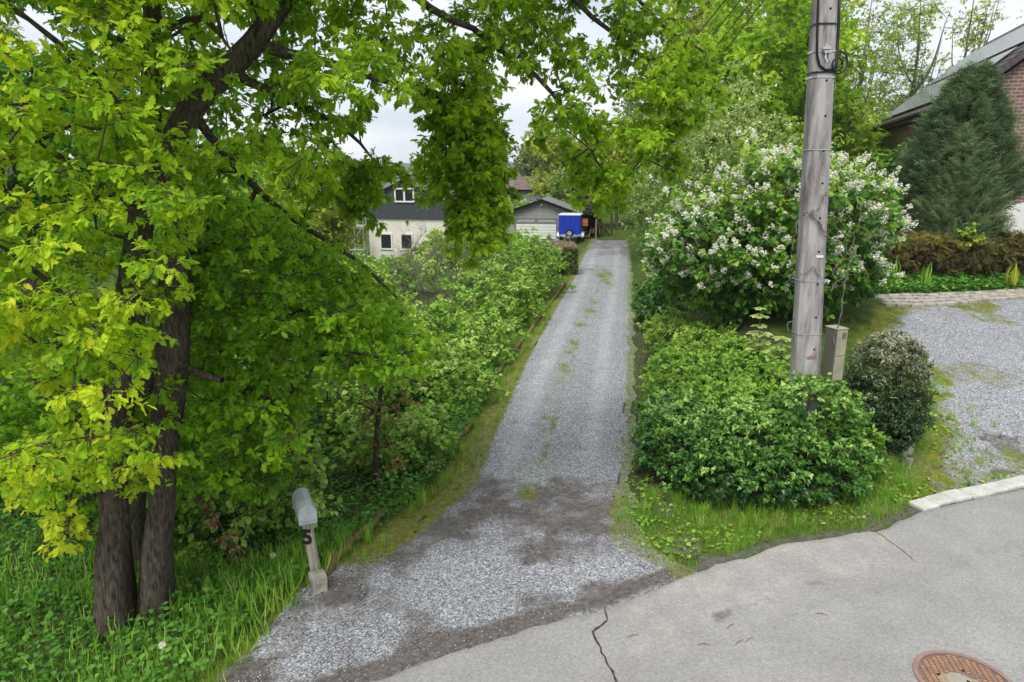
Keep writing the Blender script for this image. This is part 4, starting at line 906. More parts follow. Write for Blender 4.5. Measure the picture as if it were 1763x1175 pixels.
CB=np.concatenate([region(P1,390,YB-1.2,YB+1.6,hB),region(P3,105,YB+.8,YB+1.9,hB),region(P4,280,YB+1.1,YB+2.6,hB),region(P5,20,YB+1.2,YB+2.,hB),region([(1120,170),(1245,185),(1240,215),(1190,225),(1185,285),(1165,300),(1140,290)],9,YB+1.8,YB+2.2)])
ST=[]
for x0,y0,x1,y1,dy in ((765,165,750,335,1.2),(790,180,783,425,1.3),(820,200,824,445,1.35),(845,210,864,405,1.4),(862,240,876,335,1.4),(738,150,733,300,1.1),(806,250,800,400,1.6),(835,300,842,430,1.1),(1020,300,1036,362,1.8),(1160,190,1166,300,2.0),(942,185,930,240,1.7),(1062,290,1066,338,1.9),(1120,225,1108,275,2.),(985,235,992,332,1.8),(1210,110,1235,165,2.1),
    (570,260,560,330,1.),(560,320,605,372,1.3),(625,170,618,215,1.2),(640,275,690,302,1.4),(610,290,642,345,1.3),(520,300,540,360,1.2)):
    k=max(3,int(math.hypot(x1-x0,y1-y0)/17))
    for s in range(k+1): ST.append(U(x0+(x1-x0)*s/k+rng.normal(0,6),y0+(y1-y0)*s/k+rng.normal(0,5),YB+dy+rng.normal(0,.12)))
nST=len(ST); CB=np.concatenate([CB,np.array(ST)])
xB=px(CB); yB=py_(CB); CB=clear_trunk(CB,bands+[(300,500,20,240,YB,.5)])
xB=px(CB); yB=py_(CB); crB=np.where((yB>150)&(xB>540),.21,.27); crB[-nST:]=.15
plant('oak_tree','big oak whose thick limb arches to the right over the gravel drive','tree',bb,B_sk,CB,crB,TO,L_oakB,.072,M_bark,9,10,.6,.45,tint=.5,tsp=.35,step=.25,rise=-.12,noise=.2)
# lower shaded oak between and behind
bc=GT(236,985)
C_sk=limbs([([(bc[0],bc[1],bc[2]-.3),(bc[0],bc[1],bc[2]+.3),*path([(236,860,bc[1]),(245,700,bc[1]),(300,560,bc[1]+.1),(380,430,bc[1]+.2),(440,330,bc[1]+.3)])],[.14,.12,.11,.10,.08,.06,.03]),
  (path([(300,560,bc[1]+.1),(420,520,bc[1]+.4),(540,540,bc[1]+.8),(640,590,bc[1]+1.1)]),[.05,.04,.03,.015]),(path([(270,640,bc[1]),(380,650,bc[1]-.2),(480,700,bc[1]-.3),(545,800,bc[1]-.3)]),[.045,.035,.025,.012]),(path([(380,430,bc[1]+.2),(480,430,bc[1]+.8),(600,470,bc[1]+1.4)]),[.04,.03,.015])])
P6=[(330,330),(460,340),(560,420),(650,490),(715,560),(725,590),(700,640),(640,655),(575,640),(510,690),(500,770),(535,800),(560,850),(535,880),(470,850),(380,850),(320,880),(300,760),(320,640),(320,480)]
CC=clear_trunk(region(P6,470,YB-.2,YB+2.6,[(590,430,24),(470,420,16),(556,885,85),(420,560,22),(520,480,18),(380,760,24)]),bands)
plant('oak_tree','slim dark stemmed oak behind the two trunks with deep green low boughs','tree',bc,C_sk,CC,.30,TO,L_oakC,.070,M_bark,9,11,.5,.3,tint=.5,tsp=.4,step=.28,rise=-.05,noise=.08)
# dead brown sprig hanging under the oak
q=path([(352,855,YB+.2),(368,885,YB+.2),(392,925,YB+.2),(405,945,YB+.2)]); ds=thing('dead_branch','small broken branch of withered brown leaves hanging beside the trunks','branch',q[0])
MB().tube([V3(p) for p in q],[.012,.01,.008,.004],5).build('stem',M_twig,ds,local=False); C=np.array(q); A,B_,P,D,Nn,ci=twigs_leaves(np.repeat(C,2,0),.12,4,4,1,1.2); scatter('leaves',P,D,Nn,.06,TV,L_dead,ds)
# --- shrubs
def shrub(name,label,base,blobs,n,lm,size,tmpl=TV,crad=.3,ntw=6,nlf=6,tint=.5,tsp=.35,jit=.25,nst=5,hst=.5,rst=.025,floor=.12,shell=.45,flat=.6,droop=.2,cat='shrub',bm=None,group=None,rise=.12,ow=.5,tip=.004,showtw=True,height_tint=0,trunkname='stems',crown='foliage',step=.3,hide=None):
    base=np.array((base[0],base[1],float(T(base[0],base[1])))); bl=[(base[0]+a,base[1]+b,base[2]+c,d,e,f) for a,b,c,d,e,f in blobs]
    C=blob(bl,n,shell,floor); 
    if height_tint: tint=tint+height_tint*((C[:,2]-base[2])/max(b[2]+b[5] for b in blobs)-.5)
    return plant(name,label,cat,base,stems(base,nst,hst,rst,.35),C,crad,tmpl,lm,size,bm or M_twig,ntw,nlf,flat,droop,tint,tsp,jit,group,step,rise,tip,trunkname,crown,outward=base+np.array((0,0,blobs[0][2])),ow=ow,showtw=showtw),C
# row along the drive on the left
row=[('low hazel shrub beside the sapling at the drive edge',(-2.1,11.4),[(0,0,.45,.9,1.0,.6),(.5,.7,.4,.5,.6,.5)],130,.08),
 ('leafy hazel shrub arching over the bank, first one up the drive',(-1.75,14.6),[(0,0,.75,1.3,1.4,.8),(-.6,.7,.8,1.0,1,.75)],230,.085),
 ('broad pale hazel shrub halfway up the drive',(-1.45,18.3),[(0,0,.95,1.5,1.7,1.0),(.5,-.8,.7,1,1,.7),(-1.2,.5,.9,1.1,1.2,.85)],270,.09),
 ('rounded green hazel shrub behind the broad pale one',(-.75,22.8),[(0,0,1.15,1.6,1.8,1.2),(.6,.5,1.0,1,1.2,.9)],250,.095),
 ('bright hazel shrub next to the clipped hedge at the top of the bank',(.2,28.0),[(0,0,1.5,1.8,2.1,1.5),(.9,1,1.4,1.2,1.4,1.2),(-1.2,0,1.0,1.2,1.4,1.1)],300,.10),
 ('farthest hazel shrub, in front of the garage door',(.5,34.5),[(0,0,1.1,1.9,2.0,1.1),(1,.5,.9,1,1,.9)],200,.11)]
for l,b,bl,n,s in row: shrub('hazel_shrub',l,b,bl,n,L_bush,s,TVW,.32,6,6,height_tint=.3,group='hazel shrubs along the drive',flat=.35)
# brownish sapling by the bank
sp=GT(648,850)
sn,spp,sr=limbs([([(sp[0],sp[1],sp[2]-.2),*path([(648,760,sp[1]),(654,690,sp[1]),(660,640,sp[1]),(690,590,sp[1])])],[.05,.045,.038,.03,.012]),(path([(654,690,sp[1]),(672,650,sp[1]+.1),(678,600,sp[1]+.1)]),[.03,.025,.012]),(path([(650,715,sp[1]),(630,700,sp[1]),(600,690,sp[1])]),[.02,.016,.008])])
plant('sapling','thin dark stemmed sapling with sparse brownish leaves at the drive edge','sapling',sp,(sn,spp,sr),region([(590,620),(720,590),(740,700),(700,760),(720,840),(620,830),(610,720)],60,sp[1]-.5,sp[1]+.7,minz=.1),.22,TV,leafmat('bronzed_leaves',[(0,(.05,.05,.015)),(.5,(.11,.10,.02)),(1,(.22,.15,.07))],.3),.06,M_twig,5,5,tint=.5,tsp=.5)
# bare grey shrub, left understorey
b=(-2.6,26.0); shrub('bare_shrub','leafless grey brown twiggy shrub in front of the clad house',b,[(0,0,1.7,2.3,2.0,1.7),(1.6,-.3,1.2,1.2,1.2,1.2)],330,leafmat('sparse_buds',[(0,(.06,.055,.035)),(1,(.11,.11,.05))],.2),.045,TVN,.55,11,1,bm=M_grey,nst=9,hst=.9,tip=.009,flat=1.2)
und=[('dark leafy shrub behind the oaks at the left edge',(-9.5,10.5),[(0,0,1.4,2.0,1.6,1.7)],190,.11,L_oakC),('leafy shrub behind the oak trunks, by the grass bank',(-6.2,10.2),[(0,0,1.2,1.7,1.4,1.4)],160,.10,L_oakC),('mid green shrub behind the low oak boughs',(-4.6,13),[(0,0,1.3,2.0,1.6,1.5),(1.2,.5,.9,1,1,.9)],210,.10,L_bush),
 ('tall dark shrub beyond the left meadow',(-12.5,15),[(0,0,2.0,2.6,2.2,2.4)],230,.14,L_oakC),('tall fresh green shrub in front of the clad house windows',(-6.3,20),[(0,0,1.4,2.6,2.2,1.5),(1.8,.4,1.0,1.4,1.3,1.1)],260,.13,L_lime),('dense dark green shrub at the foot of the slim oak',(-4.0,9.3),[(0,0,.7,1.2,.9,.8)],120,.08,L_bush),
 ('wide green shrub below the clad house',(-8,32),[(0,0,1.1,3.2,2.4,1.25),(3,1,1.1,2,2,1.2)],240,.16,L_bush),('round green shrub right of the clad house',(-3.2,42),[(0,0,1.3,2.6,2.4,1.35),(2.6,0,1.2,1.8,1.8,1.2)],220,.18,L_lime)]
for l,b,bl,n,s,m in und: shrub('garden_shrub',l,b,bl,n,m,s,TVW,.4 if s<.13 else .6,6,6,group='shrubs on the left below the drive',height_tint=.25)
# white lilac
lx,ly=6.72,17.6
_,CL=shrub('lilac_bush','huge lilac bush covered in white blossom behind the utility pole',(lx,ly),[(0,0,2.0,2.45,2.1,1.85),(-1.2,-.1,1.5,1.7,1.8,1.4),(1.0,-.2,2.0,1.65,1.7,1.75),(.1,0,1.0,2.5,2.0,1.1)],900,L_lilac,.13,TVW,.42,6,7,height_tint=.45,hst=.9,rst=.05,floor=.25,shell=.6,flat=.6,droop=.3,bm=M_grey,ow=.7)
root=[o for o in bpy.data.objects if o.name=='lilac_bush'][0]; ce=np.array((lx,ly,float(T(lx,ly))+1.8)); dv=(CL-ce)/np.array((2.9,2.4,2.3)); rr=np.linalg.norm(dv,axis=1)
FC=np.concatenate([CL[rr>.66]]*3); FC=FC[rng.random(len(FC))<.9]; FC=FC+unit(FC-ce)*.12+rng.normal(0,.15,FC.shape)
FC=FC[FC[:,2]>float(T(lx,ly))+.75]
n=len(FC); ax=unit(unit(FC-ce)+np.array((0,0,.7))+rng.normal(0,.3,(n,3))); P=[];D=[]
k=26; t=rng.random((n,k)); rad=.085*(1-t*.6); off=rng.normal(size=(n,k,3)); off=unit(off)*rad[...,None]; P=FC[:,None]+ax[:,None]*(t*.17)[...,None]+off
scatter('blossom',P.reshape(-1,3),rng.normal(size=(n*k,3))*np.array((1,1,.35)),np.array((0,-.25,1))+rng.normal(0,.45,(n*k,3)),.043,TF,L_white,root)
# ivy covered hedge in front
def cover(name,label,cat,base,blobs,n,lm,size,tmpl,kind=None,tint=.5,ht=.3,nst=6,crad=.22,**k): return shrub(name,label,base,blobs,n,lm,size,tmpl,crad,5,7,tint=tint,height_tint=ht,cat=cat,nst=nst,shell=.65,floor=.08,ow=.9,**k)
cover('ivy_hedge','dark ivy smothered hedge at the corner of drive and road','hedge',(3.7,10.25),[(-.95,.35,.5,.55,.85,.72),(-.1,.1,.62,.75,.9,.70),(.65,-.25,.42,.6,.65,.68),(-.45,-.5,.32,.7,.5,.52),(.3,-.62,.28,.62,.45,.46),(1.05,-.15,.42,.42,.6,.58),(-.7,.9,.5,.5,.8,.62)],980,L_ivy,.066,TI,ht=.95,tint=.42)  # strong height tint puts the shade at the hedge bottom into leaf colour
cover('ivy_clump','bright topped ivy clump climbing the foot of the utility pole','ivy',(4.70,10.0),[(0,.1,.95,.62,.5,.78),(.05,-.1,.45,.85,.62,.55)],400,L_ivy,.068,TI,tint=.55,ht=.6)
cover('feathery_shrub','feathery yellow green shrub between the pole and the round clipped bush','shrub',(5.2,10.2),[(0,0,.5,.5,.5,.62),(.15,.1,.3,.5,.5,.4)],130,L_herb,.075,TVN,tint=.3)
cover('bramble_thicket','light green bramble thicket along the right edge of the drive','thicket',(3.75,13.0),[(0,0,.55,1.1,2.1,.6),(.9,-.3,.6,1.0,1.5,.65),(.0,-1.7,.6,1.2,.8,.6),(1.3,.9,.6,1.0,1.4,.6)],900,L_herb,.075,TVW,tint=.5)
cover('nettle_bed','bright nettle bed below the lilac beside the drive','nettles',(4.45,17.2),[(0,0,.35,.9,2.4,.5),(.7,-.6,.4,1.0,1.7,.5)],420,L_herb,.08,TVN,tint=.75)
# bare and leafy shoots breaking out of the hedge
sh=[o for o in bpy.data.objects if o.name=='ivy_hedge'][0]; sb=np.array(sh.location); P=[];D=[]; A=[];B_=[]
for k in range(46):
    a=rng.random()*6.28; b=sb+np.array((math.cos(a)*rng.uniform(.3,1.35),math.sin(a)*rng.uniform(.2,.9)-.1,rng.uniform(.5,1.05))); d=unit(np.array((math.cos(a)*.6,math.sin(a)*.6,rng.uniform(.1,1.3)))); l=rng.uniform(.2,.5); A.append(b);B_.append(b+d*l)
    for s in np.linspace(.35,1,rng.integers(0,8)): P.append(b+d*l*s);D.append(d*.5+rng.normal(0,.6,3))
npmesh('shoots',*sticks(np.array(A),np.array(B_),.006),M_grey,sh); scatter('shoot_leaves',np.array(P),np.array(D),np.array((0,0,1))+rng.normal(0,.5,(len(P),3)),.075*rng.uniform(.6,1.3,len(P)),TI,L_ivy,sh,.75+rng.normal(0,.2,len(P)))
# round clipped bush
dbx,dby=6.38,11.25
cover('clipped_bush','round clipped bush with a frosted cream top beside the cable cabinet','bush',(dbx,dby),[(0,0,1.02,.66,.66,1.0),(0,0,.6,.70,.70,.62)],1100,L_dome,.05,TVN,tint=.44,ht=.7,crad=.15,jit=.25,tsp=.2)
# tall tiered weed
wq=GT(1318,668); wd=thing('tall_weed','tall pale green weed with leaves in flat tiers in front of the lilac','weed',wq)
for nm,xs_,y0,y1,tiers in(('stem',1308,660,528,[(532,.10),(545,.15),(562,.13),(575,.2),(590,.17),(602,.24)]),('stem',1346,672,582,[(584,.16),(598,.2),(612,.2)])):
    Yw=wq[1]+.1; MB().tube([V3(U(xs_+4,y0+40,Yw)),V3(U(xs_,(y0+y1)/2,Yw)),V3(U(xs_,y1,Yw))],[.014,.012,.006],5).build(nm,M_grey,wd,local=False)
    P=[];D=[]
    for ty,l in tiers:
        c=U(xs_,ty,Yw)
        for k in range(9):
            a=k*.7+random.random(); d=np.array((math.cos(a),math.sin(a),.05)); P.append(c+d*.02);D.append(d)
    scatter('leaves',np.array(P),np.array(D),np.tile((0,0,1.),(len(P),1))+rng.normal(0,.2,(len(P),3)),np.repeat([l*1.25 for _,l in tiers],9),TVW,L_pale,wd,np.full(len(P),.9)+rng.normal(0,.1,len(P)))
# hedges and hawthorns up the right side
hz=[('yellow green hedge trimmed straight along the drive below the hawthorns',(6.2,25.5),[(0,0,1.3,.95,3.5,1.5),(.35,2,1.5,.9,3,1.6)],420,L_bush,.085,.5,TVN,.4),
 ('pale flowering hawthorn left of the lilac',(7.4,27.5),[(0,0,3.0,2.0,2.2,3.0),(.6,-1.4,2.4,1.7,1.5,2.4)],420,L_pale,.10,.5,TV,.62),('tall pale hawthorn behind the lilac',(9.2,30.5),[(0,0,3.6,2.2,2.2,3.6),(1.6,.4,3,1.8,1.6,2.8)],420,L_pale,.11,.6,TV,.66),
 ('olive hawthorn at the bend of the drive',(8.3,38.5),[(0,0,2.4,1.7,3.0,2.6),(.6,3,2.6,1.6,3,2.6)],330,L_pale,.13,.6,TV,.42),('dark ivy leaved shrub at the lilac foot by the drive',(4.75,21.2),[(0,0,.9,.75,1.1,1.0)],130,L_ivy,.11,.3,TI,.35)]
for l,b,bl,n,m,s,cr_,tm,ti in hz: shrub('hawthorn' if 'hawthorn' in l.split(' ')[:3] else 'roadside_hedge' if 'hedge' in l.split()[:4] else 'ivy_shrub',l,b,bl,n,m,s,tm,cr_,6,7,tint=ti,height_tint=.25,hst=.9,rst=.05,shell=.6)
# clipped beech hedge end by the drive
cq=G(973,474); hq=(cq[0],cq[1]+.7)
Ph=rng.random((9000,3))*np.array((1.15,2.4,1.38)); fa=rng.integers(0,4,9000)
Ph[fa==0,2]=1.38; Ph[fa==1,1]=0; Ph[fa==2,0]=1.15; Ph[fa==3,0]=0
tp=Ph[:,2]>1.3; r_=np.where(tp,.85,.38)+rng.normal(0,.17,9000)
hd=thing('clipped_hedge','small square clipped hedge with a brown top at the drive edge','hedge',(hq[0],hq[1],float(T(*hq)))); Pw=Ph+np.array((hq[0]-.57,hq[1]-.7,0))+rng.normal(0,.035,Ph.shape)
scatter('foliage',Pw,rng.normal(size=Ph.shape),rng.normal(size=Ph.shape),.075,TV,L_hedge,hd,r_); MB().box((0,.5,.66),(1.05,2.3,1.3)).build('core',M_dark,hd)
o=MB().tube([(0,0,0),(0,0,.05),(0,0,.3),(0,0,.34)],[.12,.15,.17,.17],12).box((0,-.165,.2),(.18,.02,.1)).build('red_bucket',mat('red_plastic',(.42,.03,.03),.5,.4)); p=GT(963,466); o.location=[float(v) for v in p]; tag(o,'small red bucket half hidden at the left foot of the clipped hedge','bucket')
# --- conifer, browning juniper, bed by the house
JY=GT(1650,480)[1]; cx,cy=U(1618,420,JY+2.2)[:2]; cz=float(T(cx,cy))
def conifer(name,label,bx,by,h,prof,n,lm,size,tint=.5,lean=0):
    bz=float(T(bx,by)); root=thing(name,label,'conifer',(bx,by,bz)); n=int(n*1.5); u=rng.random(n)**.85; a=rng.random(n)*2*np.pi; kk=fbm(a*2.2+3*(a>3.14),u*11,int(h*3))>.40; u=u[kk];a=a[kk];n=len(u); rm=np.interp(u,*prof)*(.62+.75*fbm(a*1.6,u*7,int(h*10)))*(1+.12*np.sin(a*3+u*9)); s=rng.random(n)**.5
    P=np.stack([bx+np.cos(a)*rm*s+lean*u*h,by+np.sin(a)*rm*s,bz+u*h],1); D=np.stack([np.cos(a)*.8,np.sin(a)*.8,.75+0*a],1)+rng.normal(0,.32,(n,3)); Nn=np.stack([-np.cos(a)*.5,-np.sin(a)*.5,1+0*a],1)+rng.normal(0,.5,(n,3))
    MB().tube([(0,0,-.2),(0,0,h*.4),(lean*h*.9,0,h*.9)],[.16,.11,.02],8).build('trunk',M_bark,root)
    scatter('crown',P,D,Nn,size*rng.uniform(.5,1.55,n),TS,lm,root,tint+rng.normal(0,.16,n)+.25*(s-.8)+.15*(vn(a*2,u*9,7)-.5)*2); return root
conifer('juniper_tree','tall dark green feathery conifer in front of the brick house',cx,cy,U(1690,135,JY+2.2)[2]-float(T(cx,cy)),([0,.06,.25,.5,.75,.9,1],[1.2,1.55,1.65,1.45,1.0,.5,.05]),11000,L_con,.50,.5,.06)
q=U(1622,420,JY+1.2); conifer('juniper_tree','smaller olive green conifer growing in front of the taller dark one',q[0]+.25,JY+1.2,U(1655,232,JY+1.2)[2]-float(T(q[0],JY+1.2)),([0,.1,.3,.6,.85,1],[.9,1.2,1.25,.85,.4,.05]),6000,L_con,.40,.72,.02)
jx=[GT(1575,481),GT(1650,480),GT(1722,476)]
for (p,l,w) in zip(jx,['low browning juniper at the left end of the bed below the conifer','low browning juniper with bare grey branches in the middle of the bed','low browning juniper reaching towards the white garage door'],(1.0,1.0,.95)):
    bz=float(T(p[0],p[1])); rt=shrub('low_juniper',l,(p[0],p[1]),[(0,.2,.6,w*1.1,.6,.55),(.1,.2,1.05,w*1.05,.6,.28)],150,L_brn,.22,TS,.26,6,5,bm=M_grey,height_tint=.75,tint=.45,nst=6,hst=.4,rst=.04,flat=.35,group='browning junipers in the bed',tip=.008)
# yellow-green sprig in front of conifer
p=GT(1660,484); shrub('small_sapling','bright green leafy sprig in front of the conifer foot',(p[0],p[1]),[(0,0,1.35,.28,.2,.3)],16,L_lilac,.10,TVW,.16,4,5,tint=.85,nst=2,hst=.7,rst=.012)
# bed ground cover and day lilies
pts=[]
bed=[GT(*q)[:2] for q in [(1500,490),(1530,478),(1763,472),(1763,503),(1700,506),(1640,509),(1580,511),(1530,511),(1500,512)]]; bp=np.array(bed)
def inp(poly,n,z0=0,z1=0):
    lo=np.min(poly,0);hi=np.max(poly,0); q=lo+(hi-lo)*rng.random((n*6,2)); q=q[inpoly(poly,q[:,0],q[:,1])][:n]; return np.column_stack([q,T(q[:,0],q[:,1])+z0+(z1-z0)*rng.random(len(q))])
def stuff(o): o['kind']='stuff'; return o
P=inp(bed,5200,.02,.28); stuff(scatter('bed_ivy',P,rng.normal(size=P.shape)*np.array((1,1,.3)),np.array((0,0,1))+rng.normal(0,.4,P.shape),.11,TI,L_cover,None,.5+rng.normal(0,.3,len(P))))
for k,(x_,y_,nn,l) in enumerate(((1592,503,26,'pale day lily clump left in the bed by the cobble border'),(1738,500,30,'yellowish day lily clump at the right end of the bed'),(1541,496,14,'small lily tuft at the lilac end of the bed'))):
    p=GT(x_,y_); a=rng.random(nn)*6.28; D=np.stack([np.cos(a)*.6,np.sin(a)*.6,np.ones(nn)],1)+rng.normal(0,.1,(nn,3)); rt=thing('day_lily',l,'plant',p); scatter('leaves',np.tile(p,(nn,1))+rng.normal(0,.05,(nn,3)),D,np.stack([-np.cos(a),-np.sin(a),.3+0*a],1),rng.uniform(.4,.75,nn),TB2,L_mossg if k==1 else L_grass,rt,.6+rng.normal(0,.15,nn))
# --- horse chestnut at the left edge, with white candles
hb_=GT(14,700); hx_,hy_=U(14,230,13)[0],13.0
hs=limbs([([(hx_,hy_,float(T(hx_,hy_))-.3),(hx_,hy_,3),(hx_-.1,hy_,6),(hx_,hy_,8.5)],[.34,.30,.24,.12]),([(hx_,hy_,5),(hx_+1.5,hy_-.4,6.3),(hx_+2.8,hy_-.5,7)],[.13,.09,.03]),([(hx_,hy_,6),(hx_-1.6,hy_+.4,7.5),(hx_-2.4,hy_,9)],[.12,.08,.03]),([(hx_,hy_,4.6),(hx_+1.3,hy_+.6,5.2),(hx_+3.6,hy_+.8,6)],[.10,.07,.03])])
CH=blob([(hx_,hy_,7.2,3.3,2.6,2.2),(hx_+1.8,hy_,5.6,2.4,2.0,1.4),(hx_-1.5,hy_,5.5,2.4,2,1.8),(hx_+.3,hy_,9,2,2,1.3)],230,.6)
ht=plant('horse_chestnut','horse chestnut with white flower candles behind the oaks at the left edge','tree',(hx_,hy_,float(T(hx_,hy_))),hs,CH,.45,TVN,leafmat('chestnut_leaves',[(0,(.018,.06,.012)),(.5,(.045,.13,.018)),(1,(.11,.22,.03))],.3),.24,M_bark,6,6,.5,.4,step=.4)
FC=CH[(CH[:,1]<hy_+.5)&(rng.random(len(CH))<.42)]+np.array((0,-.25,.42)); k=34; n=len(FC); t=rng.random((n,k)); off=unit(rng.normal(size=(n,k,3)))*(.085*(1-t))[...,None]; P=FC[:,None]+np.array((0,0,.3))*t[...,None]+off
scatter('flower_candles',P.reshape(-1,3),rng.normal(size=(n*k,3)),rng.normal(size=(n*k,3)),.05,TF,L_white,ht)
# --- background trees
def bgtree(name,label,X_,Y_,h,r,n,lm,size,cb=.3,crad=.8,tint=.5,bm=None,ntw=6,nlf=6,tr=.16,tip=.012,lobes=5,shell=.35,group=None,tmpl=TV,gz=None,branchy=False,flat=.7):
    z=float(T(X_,Y_)); bl=[(X_,Y_,z+h*(cb+1)/2,r*.75,r*.75,h*(1-cb)/2)]
    for k in range(lobes):
        a=random.random()*6.28; u=random.uniform(cb+.08,.85); bl.append((X_+math.cos(a)*r*.5,Y_+math.sin(a)*r*.5,z+h*u,r*.5,r*.5,h*.16))
    C=blob(bl,n,shell); pts=[(X_,Y_,z-.3),(X_+random.uniform(-.1,.1)*r,Y_,z+h*.3),(X_+random.uniform(-.15,.15)*r,Y_,z+h*.62),(X_+random.uniform(-.1,.1)*r,Y_,z+h*.93)]
    sk=[(pts,[tr,tr*.8,tr*.5,tr*.1])]
    for k in range(4 if not branchy else 7):
        u=random.uniform(cb*.8,.6); a=random.random()*6.28; b=(X_,Y_,z+h*u); L=r*.7; sk.append(([b,(X_+math.cos(a)*L*.5,Y_+math.sin(a)*L*.5,z+h*(u+.12)),(X_+math.cos(a)*L*.8,Y_+math.sin(a)*L*.8,z+h*min(u+.32,.95))],[tr*.4,tr*.25,tr*.08]))
    return plant(name,label,'tree',(X_,Y_,z),limbs(sk),C,crad,tmpl,lm,size,bm or M_grey,ntw,nlf,flat,.2,tint,.35,.25,group,.7,.25,tip,twr=tip*.6,showtw=branchy)
GR='trees behind the houses and garden'
BT=[# right of the drive, behind hawthorns and lilac
('hazel_tree','dense fresh green tree rising behind the lilac left of the utility pole',11.6,36,12.5,3.6,460,L_oakB,.26,.08,.9,.42,6,7),
('hazel_tree','bright leafy tree just left of the utility pole top',15.4,39,13.5,3.6,430,L_oakB,.26,.1,.9,.55,6,7),
('young_beech','pale yellow green tree touching the top of the picture behind the cables',13.0,50,19,4.5,330,L_yel,.30,.25,1.0,.5,6,6),
('young_beech','yellowish tree crown between cables and utility pole',18.6,47,18,3.8,330,L_yel,.28,.25,.95,.7,6,6),
('garden_maple','low yellow green tree beside the eave of the brick house',19.8,43,7.5,2.8,260,L_yel,.24,.1,.8,.45,6,6),
('garden_maple','olive tree behind the lilac right of the utility pole',16.9,38,9.6,2.6,200,L_lime,.24,.15,.8,.4,6,6),
('ash_tree','sparse tree immediately right of the utility pole, just coming into leaf',21.6,51,17.5,3.0,150,L_yel,.22,.25,.8,.6,6,3),
('ash_tree','bare branched tree left of the fan shaped one, above the brick house eave',26.0,54,16.5,2.6,140,L_lime,.2,.3,.7,.5,6,3),
('ash_tree','fan shaped half bare tree above the brick house eave',30.3,55,17.0,3.3,190,L_lime,.2,.3,.75,.6,7,3),
('ash_tree','slender half bare tree against the sky above the solar panels',35.0,56,17.5,2.5,120,L_yel,.2,.35,.75,.6,6,3),
('ash_tree','tall half bare tree at the top right corner above the roof',41.5,55,21.0,3.8,190,L_yel,.2,.45,.8,.6,6,3),
('ash_tree','thin bare tree between pole and fan shaped tree, far back',25.0,62,17,2.6,110,L_lime,.2,.3,.8,.4,6,3),
('pine_tree','dark evergreen low beside the far corner of the brick house',27.0,47,9.0,2.8,200,L_con,.5,.15,.7,.4,6,5),
# centre, beyond the drive
('orchard_tree','yellow green spreading tree over the grass slope behind the garage',9.4,61,9.5,4.2,300,L_yel,.3,.2,.95,.45,6,6),
('orchard_tree','fresh green tree right of the garage under the hanging oak branch',12.6,54,9.0,3.4,260,L_lime,.28,.15,.9,.35,6,6),
('orchard_tree','tall tree on the slope beyond the end of the drive',14.5,66,14.5,4.5,300,L_yel,.32,.15,1.0,.4,6,6),
('blossom_tree','grey green budding fruit tree between garage and barn',.1,62,3.9,2.7,260,L_pale,.22,.2,.7,.6,6,5),
('orchard_tree','yellow green tree close behind the garage roof',5.0,70,10.2,3.6,330,L_yel,.3,.1,.9,.4,6,6),
('blossom_tree','olive budding tree in front of the right end of the barn',5.6,64,6.6,2.6,260,L_pale,.22,.1,.7,.4,6,6),
('willow_tree','hazy grey green willow behind the barn',3.0,100,11,4.2,220,L_far,.45,.1,1.3,.6,6,6),
('willow_tree','hazy green tree left of the barn on the skyline',-4.0,104,9.5,4,200,L_far,.45,.1,1.3,.5,6,6),
# left of the clad house
('poplar_tree','pale yellow flowering tree left behind the clad house',-15.5,66,9.2,3.0,240,L_yel,.3,.1,.9,.6,6,6),
('poplar_tree','pale green tree behind the clad house roof',-9.5,80,11.0,3.6,220,L_pale,.34,.1,1.0,.6,6,6),
('poplar_tree','slim light green tree left of the scaffold',-20.5,60,9,2.8,230,L_lime,.3,.1,.9,.5,6,6),
('walnut_tree','large mid green tree seen through the oak leaves, left of the scaffold',-22,44,11,4.5,300,L_lime,.3,.1,1.0,.4,6,6),
('walnut_tree','dark green tree at the far left behind the chestnut',-26,32,11,5,300,L_oakC,.3,.08,1.0,.5,6,6),
('poplar_tree','fresh green tree filling the gap under the big oak limb',-13.8,41,9.6,3.0,260,L_lime,.26,.08,.85,.35,6,6),
('poplar_tree','yellow green bushy tree left of the clad house gable',-13.2,50,8.3,2.6,230,L_yel,.28,.08,.85,.35,6,6),
('poplar_tree','light green tree behind the low oak boughs',-11.6,29,6.6,2.8,260,L_lime,.2,.06,.8,.5,6,6),
('walnut_tree','tall green tree behind the big oak limb',-16,34,10,3.6,300,L_bush,.26,.1,.9,.5,6,6),
('walnut_tree','shady tree behind the left oak crown',-14.5,22,9.5,3.2,260,L_oakC,.2,.1,.7,.5,6,6)]
for (nm,l,x,y,h,r,n,lm,s,cb,crd,ti,a,b) in BT:
    sparse=nm=='ash_tree'; bgtree(nm,l,x,y,h,r,n,lm,s,cb,crd,ti,None,a,b,tr=.2 if sparse else .16,tip=.022 if sparse else .015,branchy=sparse,group=GR,tmpl=TS if nm=='pine_tree' else TV,shell=.35)
# far wood filling the skyline behind the named trees
P=[];
for k in range(150):
    x=rng.uniform(16,95); y=rng.uniform(72,110); hh=rng.uniform(6,12) if x>24 else rng.uniform(8,15); c=blob([(x,y,float(T(x,y))+hh*.5,3,3,hh*.5)],24,.5); P.append(c)
for k in range(70):
    x=rng.uniform(-120,-28); y=rng.uniform(60,120); c=blob([(x,y,float(T(x,y))+4,3.4,3.4,4.5)],22,.5); P.append(c)
C=np.concatenate(P); A,B_,P,D,Nn,ci=twigs_leaves(C,1.3,5,5,.8,.2); stuff(scatter('distant_wood',P,D,Nn,.6,TV,L_far,None,(.35+.4*rng.random(len(C)))[ci]+rng.normal(0,.12,len(P))))
